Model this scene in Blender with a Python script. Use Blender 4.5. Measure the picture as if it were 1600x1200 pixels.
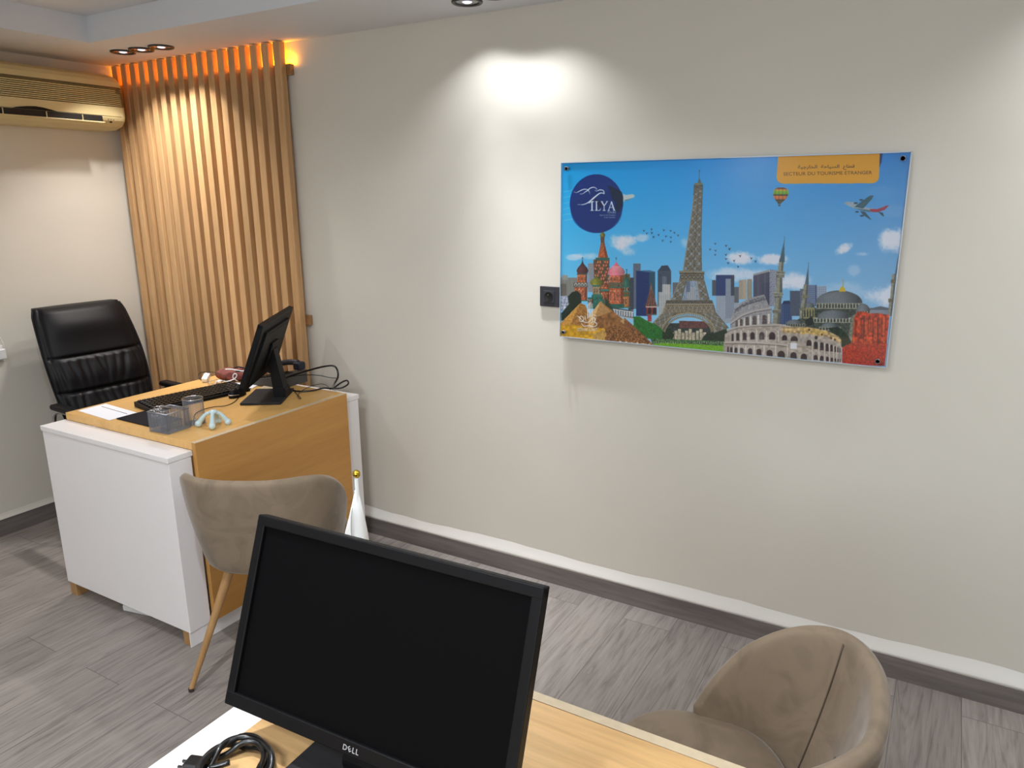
import bpy, bmesh, math, random
import numpy as np
from mathutils import Vector, Matrix
random.seed(7); RNG = np.random.default_rng(7)
for o in list(bpy.data.objects): bpy.data.objects.remove(o)
sc = bpy.context.scene; COL = sc.collection; PI = math.pi

# ------------------------------------------------------------------ camera, world, exposure
R = np.array([[0.8632, 0.1170, -0.4912], [0.5048, -0.2157, 0.8358], [-0.0082, -0.9694, -0.2452]])
def _cam():
    V1 = np.array([-1253 - 800, 322 - 600, 1167.]); Vv = np.array([840 - 800, 5200 - 600, 1167.])
    d1 = V1 / np.linalg.norm(V1); dv = Vv / np.linalg.norm(Vv)
    dv = dv - d1 * (d1 @ dv); dv /= np.linalg.norm(dv)
    X = -d1; Z = -dv; Y = np.cross(Z, X)
    return np.array([X, Y, Z])
R = _cam(); CAM = np.array([0, 0, 1.62]); FPX = 1167.
cd = bpy.data.cameras.new('camera'); cam = bpy.data.objects.new('camera', cd); COL.objects.link(cam)
cd.sensor_width = 36; cd.sensor_fit = 'HORIZONTAL'; cd.lens = 36 * FPX / 1600; cd.clip_start = .02
M = Matrix.Identity(4)
for i in range(3):
    M[i][0] = R[i][0]; M[i][1] = -R[i][1]; M[i][2] = -R[i][2]; M[i][3] = CAM[i]
cam.matrix_world = M; sc.camera = cam
w = bpy.data.worlds.new('world'); sc.world = w; w.use_nodes = True
w.node_tree.nodes['Background'].inputs[0].default_value = (.8, .85, .9, 1); w.node_tree.nodes['Background'].inputs[1].default_value = .3
sc.view_settings.view_transform = 'Standard'; sc.view_settings.look = 'None'; sc.view_settings.gamma = 1
sc.view_settings.exposure = 0.42
sc.cycles.use_denoising = True
sc.cycles.max_bounces = 12; sc.cycles.diffuse_bounces = 6; sc.cycles.sample_clamp_indirect = 4.0
sc.cycles.caustics_reflective = False; sc.cycles.caustics_refractive = False

# room dimensions (metres)
WX, WY = -3.92, 2.595            # left wall, long wall
RX, FY = 2.2, -2.9               # right wall, wall behind the camera
ZS, ZC = 2.284, 2.392            # dropped soffit, coffer ceiling
OX0, OX1, OY0, OY1 = -3.398, 1.55, -2.2, 2.135

# ------------------------------------------------------------------ helpers
def lin(c):
    return tuple(((v / 255) / 12.92 if v / 255 <= .04045 else ((v / 255 + .055) / 1.055) ** 2.4) for v in c) + (1,)

def mat(name, col, rough=.5, metal=0, coat=0, sheen=0, spec=.5, noise=0, nscale=20, bump=0, bscale=200, stretch=None, emit=None, estr=0, coat_rough=.05):
    m = bpy.data.materials.new(name); m.use_nodes = True; nt = m.node_tree; N = nt.nodes; L = nt.links
    b = N['Principled BSDF']; c = lin(col)
    b.inputs['Base Color'].default_value = c; b.inputs['Roughness'].default_value = rough; b.inputs['Metallic'].default_value = metal
    b.inputs['Coat Weight'].default_value = coat; b.inputs['Coat Roughness'].default_value = coat_rough
    b.inputs['Sheen Weight'].default_value = sheen; b.inputs['Specular IOR Level'].default_value = spec
    if emit: b.inputs['Emission Color'].default_value = lin(emit); b.inputs['Emission Strength'].default_value = estr
    tc = N.new('ShaderNodeTexCoord'); mp = N.new('ShaderNodeMapping'); L.new(tc.outputs['Object'], mp.inputs[0])
    if stretch: mp.inputs['Scale'].default_value = stretch
    if noise:
        n = N.new('ShaderNodeTexNoise'); n.inputs['Scale'].default_value = nscale; n.inputs['Detail'].default_value = 5
        L.new(mp.outputs[0], n.inputs['Vector'])
        r = N.new('ShaderNodeValToRGB'); L.new(n.outputs['Fac'], r.inputs[0])
        r.color_ramp.elements[0].position = .3; r.color_ramp.elements[1].position = .7
        r.color_ramp.elements[0].color = tuple(v * (1 - noise) for v in c[:3]) + (1,)
        r.color_ramp.elements[1].color = tuple(min(1, v * (1 + noise)) for v in c[:3]) + (1,)
        L.new(r.outputs[0], b.inputs['Base Color'])
    if bump:
        n2 = N.new('ShaderNodeTexNoise'); n2.inputs['Scale'].default_value = bscale; n2.inputs['Detail'].default_value = 4
        L.new(tc.outputs['Object'], n2.inputs['Vector'])
        bp = N.new('ShaderNodeBump'); bp.inputs['Strength'].default_value = bump; bp.inputs['Distance'].default_value = .01
        L.new(n2.outputs['Fac'], bp.inputs['Height']); L.new(bp.outputs[0], b.inputs['Normal'])
    return m

def wood(name, c1, c2, axis, rough=.42, fine=90, dark=.75, coat=0, board=0):
    """oak-like grain running along the given axis (0,1,2), in object space"""
    m = bpy.data.materials.new(name); m.use_nodes = True; nt = m.node_tree; N = nt.nodes; L = nt.links; b = N['Principled BSDF']
    tc = N.new('ShaderNodeTexCoord'); mp = N.new('ShaderNodeMapping'); L.new(tc.outputs['Object'], mp.inputs[0])
    s = [1, 1, 1]; s[axis] = .06; mp.inputs['Scale'].default_value = s
    n1 = N.new('ShaderNodeTexNoise'); n1.inputs['Scale'].default_value = fine; n1.inputs['Detail'].default_value = 6; n1.inputs['Roughness'].default_value = .65
    n2 = N.new('ShaderNodeTexNoise'); n2.inputs['Scale'].default_value = 9; n2.inputs['Detail'].default_value = 3; n2.inputs['Distortion'].default_value = 1.2
    L.new(mp.outputs[0], n1.inputs['Vector']); L.new(mp.outputs[0], n2.inputs['Vector'])
    r1 = N.new('ShaderNodeValToRGB'); L.new(n2.outputs['Fac'], r1.inputs[0])
    r1.color_ramp.elements[0].position = .3; r1.color_ramp.elements[1].position = .7
    r1.color_ramp.elements[0].color = lin(c1); r1.color_ramp.elements[1].color = lin(c2)
    r2 = N.new('ShaderNodeValToRGB'); L.new(n1.outputs['Fac'], r2.inputs[0])
    r2.color_ramp.elements[0].position = .35; r2.color_ramp.elements[1].position = .6
    r2.color_ramp.elements[0].color = (dark, dark, dark, 1); r2.color_ramp.elements[1].color = (1, 1, 1, 1)
    mx = N.new('ShaderNodeMix'); mx.data_type = 'RGBA'; mx.blend_type = 'MULTIPLY'; mx.inputs[0].default_value = 1
    L.new(r1.outputs[0], mx.inputs[6]); L.new(r2.outputs[0], mx.inputs[7]); out = mx.outputs[2]
    if board:   # boards of slightly different tone across x
        sp = N.new('ShaderNodeSeparateXYZ'); L.new(tc.outputs['Object'], sp.inputs[0])
        d = N.new('ShaderNodeMath'); d.operation = 'DIVIDE'; d.inputs[1].default_value = board; L.new(sp.outputs[0], d.inputs[0])
        fl = N.new('ShaderNodeMath'); fl.operation = 'FLOOR'; L.new(d.outputs[0], fl.inputs[0])
        wn = N.new('ShaderNodeTexWhiteNoise'); wn.noise_dimensions = '1D'; L.new(fl.outputs[0], wn.inputs['W'])
        mr = N.new('ShaderNodeMapRange'); mr.inputs[3].default_value = .86; mr.inputs[4].default_value = 1.08; L.new(wn.outputs['Value'], mr.inputs[0])
        hs = N.new('ShaderNodeHueSaturation'); L.new(out, hs.inputs['Color']); L.new(mr.outputs[0], hs.inputs['Value']); out = hs.outputs[0]
    L.new(out, b.inputs['Base Color']); b.inputs['Roughness'].default_value = rough; b.inputs['Coat Weight'].default_value = coat
    bp = N.new('ShaderNodeBump'); bp.inputs['Strength'].default_value = .15; bp.inputs['Distance'].default_value = .002
    L.new(n1.outputs['Fac'], bp.inputs['Height']); L.new(bp.outputs[0], b.inputs['Normal'])
    return m

def floor_mat():
    m = bpy.data.materials.new('grey_laminate_planks'); m.use_nodes = True; nt = m.node_tree; N = nt.nodes; L = nt.links; b = N['Principled BSDF']
    tc = N.new('ShaderNodeTexCoord'); mp = N.new('ShaderNodeMapping'); mp.inputs['Rotation'].default_value = (0, 0, PI / 2)
    L.new(tc.outputs['Object'], mp.inputs[0])
    br = N.new('ShaderNodeTexBrick'); br.inputs['Scale'].default_value = 1; br.inputs['Brick Width'].default_value = 1.24; br.inputs['Row Height'].default_value = .192
    br.inputs['Mortar Size'].default_value = .0012; br.inputs['Mortar Smooth'].default_value = .1; br.offset = .37
    br.inputs['Color1'].default_value = (0, 0, 0, 1); br.inputs['Color2'].default_value = (1, 1, 1, 1); br.inputs['Mortar'].default_value = (.5, .5, .5, 1)
    L.new(mp.outputs[0], br.inputs['Vector'])
    # shift the grain per plank
    ad = N.new('ShaderNodeVectorMath'); ad.operation = 'MULTIPLY_ADD'; ad.inputs[1].default_value = (7, 13, 3)
    L.new(br.outputs['Color'], ad.inputs[0]); L.new(tc.outputs['Object'], ad.inputs[2])
    m2 = N.new('ShaderNodeMapping'); m2.inputs['Scale'].default_value = (1, .065, 1); L.new(ad.outputs[0], m2.inputs[0])
    n1 = N.new('ShaderNodeTexNoise'); n1.inputs['Scale'].default_value = 60; n1.inputs['Detail'].default_value = 7; n1.inputs['Roughness'].default_value = .7; n1.inputs['Distortion'].default_value = .6
    n2 = N.new('ShaderNodeTexNoise'); n2.inputs['Scale'].default_value = 9; n2.inputs['Detail'].default_value = 4; n2.inputs['Distortion'].default_value = 2.0
    L.new(m2.outputs[0], n1.inputs['Vector']); L.new(m2.outputs[0], n2.inputs['Vector'])
    mul = N.new('ShaderNodeMath'); mul.operation = 'MULTIPLY'; mul.inputs[1].default_value = 9; L.new(n2.outputs['Fac'], mul.inputs[0])
    pp = N.new('ShaderNodeMath'); pp.operation = 'PINGPONG'; pp.inputs[1].default_value = .5; L.new(mul.outputs[0], pp.inputs[0])
    a1 = N.new('ShaderNodeMath'); a1.operation = 'MULTIPLY_ADD'; a1.inputs[1].default_value = .35; L.new(pp.outputs[0], a1.inputs[0]); L.new(n1.outputs['Fac'], a1.inputs[2])
    r = N.new('ShaderNodeValToRGB'); L.new(a1.outputs[0], r.inputs[0])
    e = r.color_ramp.elements; e[0].position = .36; e[0].color = lin((108, 101, 96)); e[1].position = .82; e[1].color = lin((150, 142, 135))
    k = e.new(.55); k.color = lin((134, 126, 120))
    hs = N.new('ShaderNodeHueSaturation'); L.new(r.outputs[0], hs.inputs['Color'])
    bw = N.new('ShaderNodeRGBToBW'); L.new(br.outputs['Color'], bw.inputs[0])
    mr = N.new('ShaderNodeMapRange'); mr.inputs[3].default_value = .88; mr.inputs[4].default_value = 1.1; L.new(bw.outputs[0], mr.inputs[0]); L.new(mr.outputs[0], hs.inputs['Value'])
    mx = N.new('ShaderNodeMix'); mx.data_type = 'RGBA'; L.new(br.outputs['Fac'], mx.inputs[0]); L.new(hs.outputs[0], mx.inputs[6]); mx.inputs[7].default_value = lin((95, 88, 85))
    L.new(mx.outputs[2], b.inputs['Base Color']); b.inputs['Roughness'].default_value = .42; b.inputs['Specular IOR Level'].default_value = .4
    bp = N.new('ShaderNodeBump'); bp.inputs['Strength'].default_value = .05; bp.inputs['Distance'].default_value = .001
    L.new(n1.outputs['Fac'], bp.inputs['Height']); L.new(bp.outputs[0], b.inputs['Normal'])
    return m

def velvet(name, c):
    m = mat(name, c, rough=.85, sheen=.35, spec=.2); nt = m.node_tree; N = nt.nodes; L = nt.links; b = N['Principled BSDF']
    b.inputs['Sheen Roughness'].default_value = .35
    tc = N.new('ShaderNodeTexCoord'); n = N.new('ShaderNodeTexNoise'); n.inputs['Scale'].default_value = 9; n.inputs['Detail'].default_value = 3; n.inputs['Distortion'].default_value = 1.5
    L.new(tc.outputs['Object'], n.inputs['Vector'])
    r = N.new('ShaderNodeValToRGB'); L.new(n.outputs['Fac'], r.inputs[0]); e = r.color_ramp.elements
    cc = lin(c); e[0].position = .36; e[0].color = tuple(v * .80 for v in cc[:3]) + (1,); e[1].position = .56; e[1].color = cc
    L.new(r.outputs[0], b.inputs['Base Color'])
    n2 = N.new('ShaderNodeTexNoise'); n2.inputs['Scale'].default_value = 7; n2.inputs['Detail'].default_value = 2; L.new(tc.outputs['Object'], n2.inputs['Vector'])
    bp = N.new('ShaderNodeBump'); bp.inputs['Strength'].default_value = .18; bp.inputs['Distance'].default_value = .02; L.new(n2.outputs['Fac'], bp.inputs['Height'])
    L.new(bp.outputs[0], b.inputs['Normal'])
    return m

class MB:
    """collects shapes, builds ONE mesh object"""
    def __init__(s): s.bm = bmesh.new(); s.mi = 0
    def _fin(s, vs, fs, M=None):
        if M is not None: bmesh.ops.transform(s.bm, matrix=M, verts=list(vs))
        for f in fs: f.material_index = s.mi
        return s
    def box(s, a, b, bev=0, seg=2, M=None):
        nb = bmesh.new(); bmesh.ops.create_cube(nb, size=1)
        for v in nb.verts: v.co = Vector([a[i] + (b[i] - a[i]) * (v.co[i] + .5) for i in range(3)])
        if bev: bmesh.ops.bevel(nb, geom=list(nb.edges), offset=bev, segments=seg, profile=.5, affect='EDGES')
        return s._merge(nb, M)
    def _merge(s, nb, M=None, smooth=False):
        if M is not None: bmesh.ops.transform(nb, matrix=M, verts=list(nb.verts))
        for f in nb.faces: f.material_index = s.mi; f.smooth = smooth
        me = bpy.data.meshes.new('tmp'); nb.to_mesh(me); nb.free(); s.bm.from_mesh(me); bpy.data.meshes.remove(me); return s
    def cone(s, p0, p1, r0, r1, n=20, caps=True):
        nb = bmesh.new(); p0 = Vector(p0); p1 = Vector(p1); d = p1 - p0
        bmesh.ops.create_cone(nb, cap_ends=caps, segments=n, radius1=r0, radius2=r1, depth=d.length)
        M = Matrix.Translation((p0 + p1) / 2) @ d.to_track_quat('Z', 'Y').to_matrix().to_4x4()
        s._merge(nb, M)
        return s
    def ball(s, c, r, sc3=(1, 1, 1), n=20):
        nb = bmesh.new(); bmesh.ops.create_uvsphere(nb, u_segments=n, v_segments=n // 2, radius=r)
        return s._merge(nb, Matrix.Translation(c) @ Matrix.Diagonal((*sc3, 1)), True)
    def lathe(s, prof, n=32, M=None, smooth=True):
        nb = bmesh.new(); rings = []
        for r, z in prof:
            rings.append([nb.verts.new((max(r, 1e-5) * math.cos(2 * PI * i / n), max(r, 1e-5) * math.sin(2 * PI * i / n), z)) for i in range(n)])
        for a, b in zip(rings, rings[1:]):
            for i in range(n): nb.faces.new((a[i], a[(i + 1) % n], b[(i + 1) % n], b[i]))
        bmesh.ops.remove_doubles(nb, verts=list(nb.verts), dist=2e-5)
        return s._merge(nb, M, smooth)
    def tube(s, pts, r, n=8, close=False, caps=True, rf=None):
        pts = [Vector(p) for p in pts]; nb = bmesh.new(); rings = []; N = len(pts); up = None
        for i, p in enumerate(pts):
            t = (pts[(i + 1) % N] - pts[i - 1]) if close else (pts[min(i + 1, N - 1)] - pts[max(i - 1, 0)])
            t.normalize()
            if up is None: up = t.orthogonal().normalized()
            up = (up - t * up.dot(t)); up = up.normalized() if up.length > 1e-6 else t.orthogonal().normalized()
            sd = t.cross(up); rr = r * (rf(i / (N - 1)) if rf else 1)
            rings.append([nb.verts.new(p + up * rr * math.cos(2 * PI * k / n) + sd * rr * math.sin(2 * PI * k / n)) for k in range(n)])
        for i in range(N if close else N - 1):
            a, b = rings[i], rings[(i + 1) % N]
            for k in range(n): nb.faces.new((a[k], a[(k + 1) % n], b[(k + 1) % n], b[k]))
        if caps and not close: nb.faces.new(rings[0][::-1]); nb.faces.new(rings[-1])
        bmesh.ops.recalc_face_normals(nb, faces=list(nb.faces))
        return s._merge(nb, None, True)
    def prism(s, poly, a0, a1, axis=1, M=None, smooth=False):
        """polygon in the two other axes, extruded along axis"""
        nb = bmesh.new(); o = [i for i in range(3) if i != axis]
        def mk(h):
            r = []
            for p in poly:
                c = [0, 0, 0]; c[o[0]] = p[0]; c[o[1]] = p[1]; c[axis] = h; r.append(nb.verts.new(c))
            return r
        A = mk(a0); B = mk(a1); n = len(poly)
        nb.faces.new(A); nb.faces.new(B[::-1])
        for i in range(n): nb.faces.new((A[i], B[i], B[(i + 1) % n], A[(i + 1) % n]))
        bmesh.ops.recalc_face_normals(nb, faces=list(nb.faces))
        return s._merge(nb, M, smooth)
    def grid(s, f, nu, nv, closeu=False, smooth=True, M=None):
        nb = bmesh.new(); V = [[nb.verts.new(f(i / (nu if closeu else nu - 1), j / (nv - 1))) for i in range(nu)] for j in range(nv)]
        for j in range(nv - 1):
            for i in range(nu if closeu else nu - 1): nb.faces.new((V[j][i], V[j][(i + 1) % nu], V[j + 1][(i + 1) % nu], V[j + 1][i]))
        return s._merge(nb, M, smooth)
    def build(s, name, m, parent=None, smooth=None, doubles=False):
        if doubles: bmesh.ops.remove_doubles(s.bm, verts=list(s.bm.verts), dist=1e-5)
        me = bpy.data.meshes.new(name); s.bm.to_mesh(me); s.bm.free()
        for mm in (m if isinstance(m, (list, tuple)) else [m]): me.materials.append(mm)
        if smooth is not None:
            for p in me.polygons: p.use_smooth = smooth
            if smooth: me.set_sharp_from_angle(angle=math.radians(40))
        o = bpy.data.objects.new(name, me); COL.objects.link(o)
        if parent: o.parent = parent
        return o

def tag(o, label, cat, group=None):
    o['label'] = label; o['category'] = cat
    if group: o['group'] = group
    return o
def thing(name, label, cat, loc=(0, 0, 0), rz=0, group=None):
    o = bpy.data.objects.new(name, None); COL.objects.link(o); o.location = loc; o.rotation_euler = (0, 0, rz); o.empty_display_size = .05
    return tag(o, label, cat, group)
def struct(o): o['kind'] = 'structure'; return o
def ray(px, py): return R @ np.array([px - 800, py - 600, FPX])
def on_plane(px, py, ax, val):
    r = ray(px, py); t = (val - CAM[ax]) / r[ax]; return CAM + t * r
def smoothpath(pts, n=8):
    """Catmull-Rom through the points"""
    P = [Vector(p) for p in pts]; P = [P[0] * 2 - P[1]] + P + [P[-1] * 2 - P[-2]]; out = []
    for i in range(1, len(P) - 2):
        for k in range(n):
            t = k / n; a, b, c, d = P[i - 1:i + 3]
            out.append(.5 * ((2 * b) + (c - a) * t + (2 * a - 5 * b + 4 * c - d) * t * t + (3 * b - a - 3 * c + d) * t ** 3))
    out.append(P[-2]); return out

# ------------------------------------------------------------------ materials
WALL = mat('cream_wall_paint', (216, 211, 199), rough=.55, spec=.35, noise=.025, nscale=1.6, bump=.05, bscale=9)
CEIL = mat('white_ceiling_paint', (220, 223, 228), rough=.6, spec=.3, bump=.03, bscale=5)
FLOOR = floor_mat()
SKIRT = wood('grey_skirting_laminate', (104, 97, 95), (128, 120, 116), 0, rough=.45, fine=60, dark=.7)
SKIRTL = wood('grey_skirting_laminate_side', (104, 97, 95), (128, 120, 116), 1, rough=.45, fine=60, dark=.7)
SLAT = wood('oak_slat', (196, 152, 104), (218, 176, 126), 2, rough=.5, fine=70, dark=.82, board=.0738)
DESKY = wood('honey_oak_veneer_desk', (205, 152, 86), (219, 170, 104), 1, rough=.34, fine=60, dark=.9)
DESKX = wood('honey_oak_veneer_desk_front', (212, 165, 106), (226, 184, 128), 0, rough=.34, fine=70, dark=.84)
EDGEB = mat('beige_edge_band', (196, 178, 148), rough=.5, noise=.06, nscale=60)
WHITE = mat('white_melamine', (232, 228, 227), rough=.35, spec=.4, noise=.004, nscale=12)
BLACK = mat('black_plastic', (10, 10, 12), rough=.48, spec=.18)
BLACKG = mat('black_glossy_plastic', (12, 13, 16), rough=.2, spec=.5)
SCREEN = mat('black_matte_screen', (7, 7, 8), rough=.6, spec=.05)
DARKG = mat('dark_grey_plastic', (38, 38, 41), rough=.6, spec=.2)
PHONEG = mat('charcoal_phone_plastic', (66, 64, 62), rough=.5)
NAVYP = mat('navy_plastic', (20, 24, 40), rough=.4)
LEATHER = mat('black_leather', (9, 9, 13), rough=.45, spec=.24, bump=.12, bscale=350)
CHROME = mat('brushed_chrome', (190, 190, 192), rough=.22, metal=1)
BRASS = mat('polished_brass', (212, 176, 60), rough=.16, metal=1)
VELV = velvet('taupe_velvet', (136, 120, 101))
VELV2 = velvet('taupe_velvet_seat', (131, 115, 96))
LEGW = wood('light_oak_leg', (158, 118, 72), (178, 138, 90), 2, rough=.45, fine=80, dark=.85)
FOOT = mat('dark_foot_tip', (60, 45, 35), rough=.5)
ACM = mat('aged_cream_plastic', (214, 198, 148), rough=.45, noise=.04, nscale=6)
ACD = mat('ac_dark_groove', (96, 84, 54), rough=.6)
BLK = mat('near_black', (8, 8, 9), rough=.6)
SOCK = mat('anthracite_socket', (50, 51, 57), rough=.45)
MESHM = None
AQUA = mat('pale_aqua_plastic', (190, 211, 213), rough=.28, coat=.3)
PAPER = mat('white_paper', (236, 238, 244), rough=.7)
NAVY = mat('navy_card', (13, 16, 28), rough=.6, spec=.12)
CLOTH = mat('white_satin_cloth', (232, 232, 228), rough=.6, sheen=.2)
WPLAS = mat('white_plastic', (228, 228, 226), rough=.4)
RED = mat('dusty_red_fabric', (122, 62, 54), rough=.8, noise=.25, nscale=60)
CABLE = mat('black_cable_rubber', (14, 14, 15), rough=.3, coat=.2)
INK = mat('dark_ink', (70, 70, 90), rough=.7)
LGREY = mat('printed_grey_mark', (150, 150, 154), rough=.6)

# ------------------------------------------------------------------ room shell
def quadbox(name, a, b, m): return struct(MB().box(a, b).build(name, m))
quadbox('floor', (WX - .1, FY - .1, -.1), (RX + .1, WY + .1, 0), FLOOR)
quadbox('wall_back', (WX - .1, WY, 0), (RX + .1, WY + .12, 2.6), WALL)
quadbox('wall_left', (WX - .12, FY, 0), (WX, WY, 2.6), WALL)
quadbox('wall_right', (RX, FY, 0), (RX + .12, WY, 2.6), WALL)
WN = (-.45, 2.05, .85, 2.1)      # window added behind the camera for cool fill light: x0, x1, z0, z1
g = MB(); g.box((WX - .1, FY - .12, 0), (WN[0], FY, 2.6)); g.box((WN[1], FY - .12, 0), (RX + .1, FY, 2.6)); g.box((WN[0], FY - .12, 0), (WN[1], FY, WN[2])); g.box((WN[0], FY - .12, WN[3]), (WN[1], FY, 2.6))
struct(g.build('wall_front', WALL))
wd = struct(bpy.data.objects.new('added_window_1', None)); COL.objects.link(wd)
g = MB()
for a_, b_ in (((WN[0], WN[2]), (WN[0] + .05, WN[3])), ((WN[1] - .05, WN[2]), (WN[1], WN[3])), ((WN[0], WN[2]), (WN[1], WN[2] + .05)), ((WN[0], WN[3] - .05), (WN[1], WN[3])), ((.775, WN[2]), (.825, WN[3]))):
    g.box((a_[0], FY - .09, a_[1]), (b_[0], FY - .04, b_[1]))
g.build('added_window_frame', DARKG, wd)
pm = bpy.data.materials.new('added_window_glass'); pm.use_nodes = True; N_ = pm.node_tree.nodes; N_.remove(N_['Principled BSDF'])
a_ = N_.new('ShaderNodeBsdfTransparent'); b_ = N_.new('ShaderNodeBsdfGlossy'); b_.inputs['Roughness'].default_value = .02; f_ = N_.new('ShaderNodeFresnel'); f_.inputs[0].default_value = 1.45; m_ = N_.new('ShaderNodeMixShader')
pm.node_tree.links.new(f_.outputs[0], m_.inputs[0]); pm.node_tree.links.new(a_.outputs[0], m_.inputs[1]); pm.node_tree.links.new(b_.outputs[0], m_.inputs[2]); pm.node_tree.links.new(m_.outputs[0], N_['Material Output'].inputs[0])
MB().box((WN[0] + .03, FY - .068, WN[2] + .03), (WN[1] - .03, FY - .062, WN[3] - .03)).build('pane', pm, wd)
l = bpy.data.lights.new('added_daylight', 'AREA'); l.shape = 'RECTANGLE'; l.size = 2.5; l.size_y = 1.25; l.energy = 54; l.color = (.78, .89, 1)  # added area lamp outside the unseen opening, sends cool fill into the room
lo = bpy.data.objects.new('added_daylight', l); COL.objects.link(lo); lo.location = (.8, FY - .2, 1.47); lo.rotation_euler = (PI / 2, 0, 0)
c = MB()
c.box((WX, FY, ZC), (RX, WY, ZC + .08))
c.box((WX, OY1, ZS), (RX, WY, ZC - .0005)); c.box((WX, FY, ZS), (RX, OY0, ZC - .0005))
c.box((WX, OY0, ZS), (OX0, OY1, ZC - .0005)); c.box((OX1, OY0, ZS), (RX, OY1, ZC - .0005))
struct(c.build('ceiling', CEIL))
quadbox('baseboard_back', (WX, WY - .013, 0), (RX, WY, .081), SKIRT)
quadbox('baseboard_left', (WX, FY, 0), (WX + .013, WY - .014, .084), SKIRTL)
quadbox('baseboard_right', (RX - .013, FY, 0), (RX, WY - .014, .084), SKIRTL)
# plaster fillet flaring out on top of the skirting
def fillet(s0, s1):
    g = MB(); rn = random.Random(3)
    ys = np.linspace(s0, s1, 60)
    prof = [(0, .132), (-.003, .118), (-.0075, .102), (-.0115, .091), (-.0125, .0815), (0, .0815)]
    nb = bmesh.new(); rows = []
    for x in ys:
        k = 1 + .1 * math.sin(x * 7) + .1 * rn.random()
        rows.append([nb.verts.new((x, WY - .0003 + p[0] * min(1, k), .0815 + (p[1] - .0815) * k)) for p in prof])
    for a, b in zip(rows, rows[1:]):
        for i in range(5): nb.faces.new((a[i], b[i], b[i + 1], a[i + 1]))
    bmesh.ops.recalc_face_normals(nb, faces=list(nb.faces)); g._merge(nb, None, True); return g
FIL = mat('white_caulk', (232, 229, 222), rough=.45)
struct(fillet(-2.7, RX).build('trim_1', FIL))
g = MB(); g.prism([(WX, .112), (WX + .004, .1), (WX + .012, .0845), (WX, .0845)], FY, WY - .02, axis=1)
struct(g.build('trim_2', WALL))

# ------------------------------------------------------------------ lights: recessed downlights
RIMM = mat('black_downlight_rim', (18, 18, 20), rough=.3, coat=.4)
REFL = mat('chrome_reflector', (215, 218, 225), rough=.12, metal=1)
BULB = mat('lit_led_lens', (235, 240, 250), rough=.4, emit=(238, 243, 255), estr=.8)
def beam(l, prof):
    """reflector downlight: measured-style intensity over the angle from the axis"""
    l.use_nodes = True; nt = l.node_tree; N = nt.nodes; L = nt.links; em = N['Emission']
    tc = N.new('ShaderNodeTexCoord'); sp = N.new('ShaderNodeSeparateXYZ'); L.new(tc.outputs['Normal'], sp.inputs[0])
    ab = N.new('ShaderNodeMath'); ab.operation = 'ABSOLUTE'; L.new(sp.outputs[2], ab.inputs[0])
    ac_ = N.new('ShaderNodeMath'); ac_.operation = 'ARCCOSINE'; L.new(ab.outputs[0], ac_.inputs[0])
    dv = N.new('ShaderNodeMath'); dv.operation = 'DIVIDE'; dv.inputs[1].default_value = PI / 2; L.new(ac_.outputs[0], dv.inputs[0])
    r = N.new('ShaderNodeValToRGB'); L.new(dv.outputs[0], r.inputs[0]); r.color_ramp.interpolation = 'LINEAR'
    e = r.color_ramp.elements; e[0].position = 0; e[0].color = (prof[0][1],) * 3 + (1,); e[1].position = 1; e[1].color = (0, 0, 0, 1)
    for a, v in prof[1:]:
        k = e.new(a / 90); k.color = (v, v, v, 1)
    L.new(r.outputs[0], em.inputs['Strength'])
NARROW = [(0, 1), (7, .95), (13, .55), (20, .18), (27, .068), (36, .080), (43, .074), (50, .04), (57, .0)]
WIDE = [(0, 1), (15, .95), (30, .75), (45, .45), (60, .15), (72, 0)]
def downlight(x, y, label, group, power=26, prof=None, color=(1, .94, .86), z=None):
    t = thing('downlight', label, 'ceiling light', (x, y, ZS if z is None else z), 0, group)
    r = MB(); r.lathe([(.046, -.0005), (.056, -.0005), (.056, -.004), (.053, -.0075), (.046, -.006), (.040, -.001), (.046, -.0005)], 40)
    r.build('rim', RIMM, t)
    q = MB(); q.lathe([(.041, -.0015), (.036, -.0035), (.030, -.002), (.024, -.004), (.018, -.0025)], 36); q.build('reflector', REFL, t)
    b = MB(); b.lathe([(.018, -.003), (.012, -.006), (0, -.007)], 24); b.build('bulb', BULB, t)
    l = bpy.data.lights.new('lamp', 'SPOT'); l.energy = power; l.spot_size = math.radians(150); l.spot_blend = .05; l.shadow_soft_size = .02; l.color = color
    beam(l, prof or NARROW)
    lo = bpy.data.objects.new('lamp', l); COL.objects.link(lo); lo.parent = t; lo.location = (0, 0, -.02)
    return t
WARM = (1, .96, .93); NEUT = (.95, .98, 1.03); COOL = (.91, .95, 1.0)
for x, y, s in ((-3.468, 2.339, 'leftmost'), (-3.344, 2.349, 'middle'), (-3.213, 2.358, 'rightmost')):
    downlight(x, y, f'{s} of three black-rimmed ceiling downlights above the wooden slats', 'downlights above the slats', 42, [(0, 1), (10, .9), (20, .5), (30, .30), (40, .21), (48, .13), (53, 0)], WARM)
downlight(-1.592, 2.421, 'single black-rimmed downlight at the top edge, over the bare long wall', 'downlights above the long wall', 47, None, NEUT)
for x in (-1.46, -1.328):
    downlight(x, 2.392, 'black-rimmed downlight in the soffit above the wall sign', 'downlights above the long wall', 47, None, NEUT)
for x in (.30, .43, .56):
    downlight(x, 2.421, 'black-rimmed downlight in the soffit beyond the right end of the wall sign', 'downlights right of the sign', 17, [(0, 1), (8, .9), (15, .6), (25, .35), (35, .22), (45, .12), (52, .05), (58, 0)], NEUT)
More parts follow.
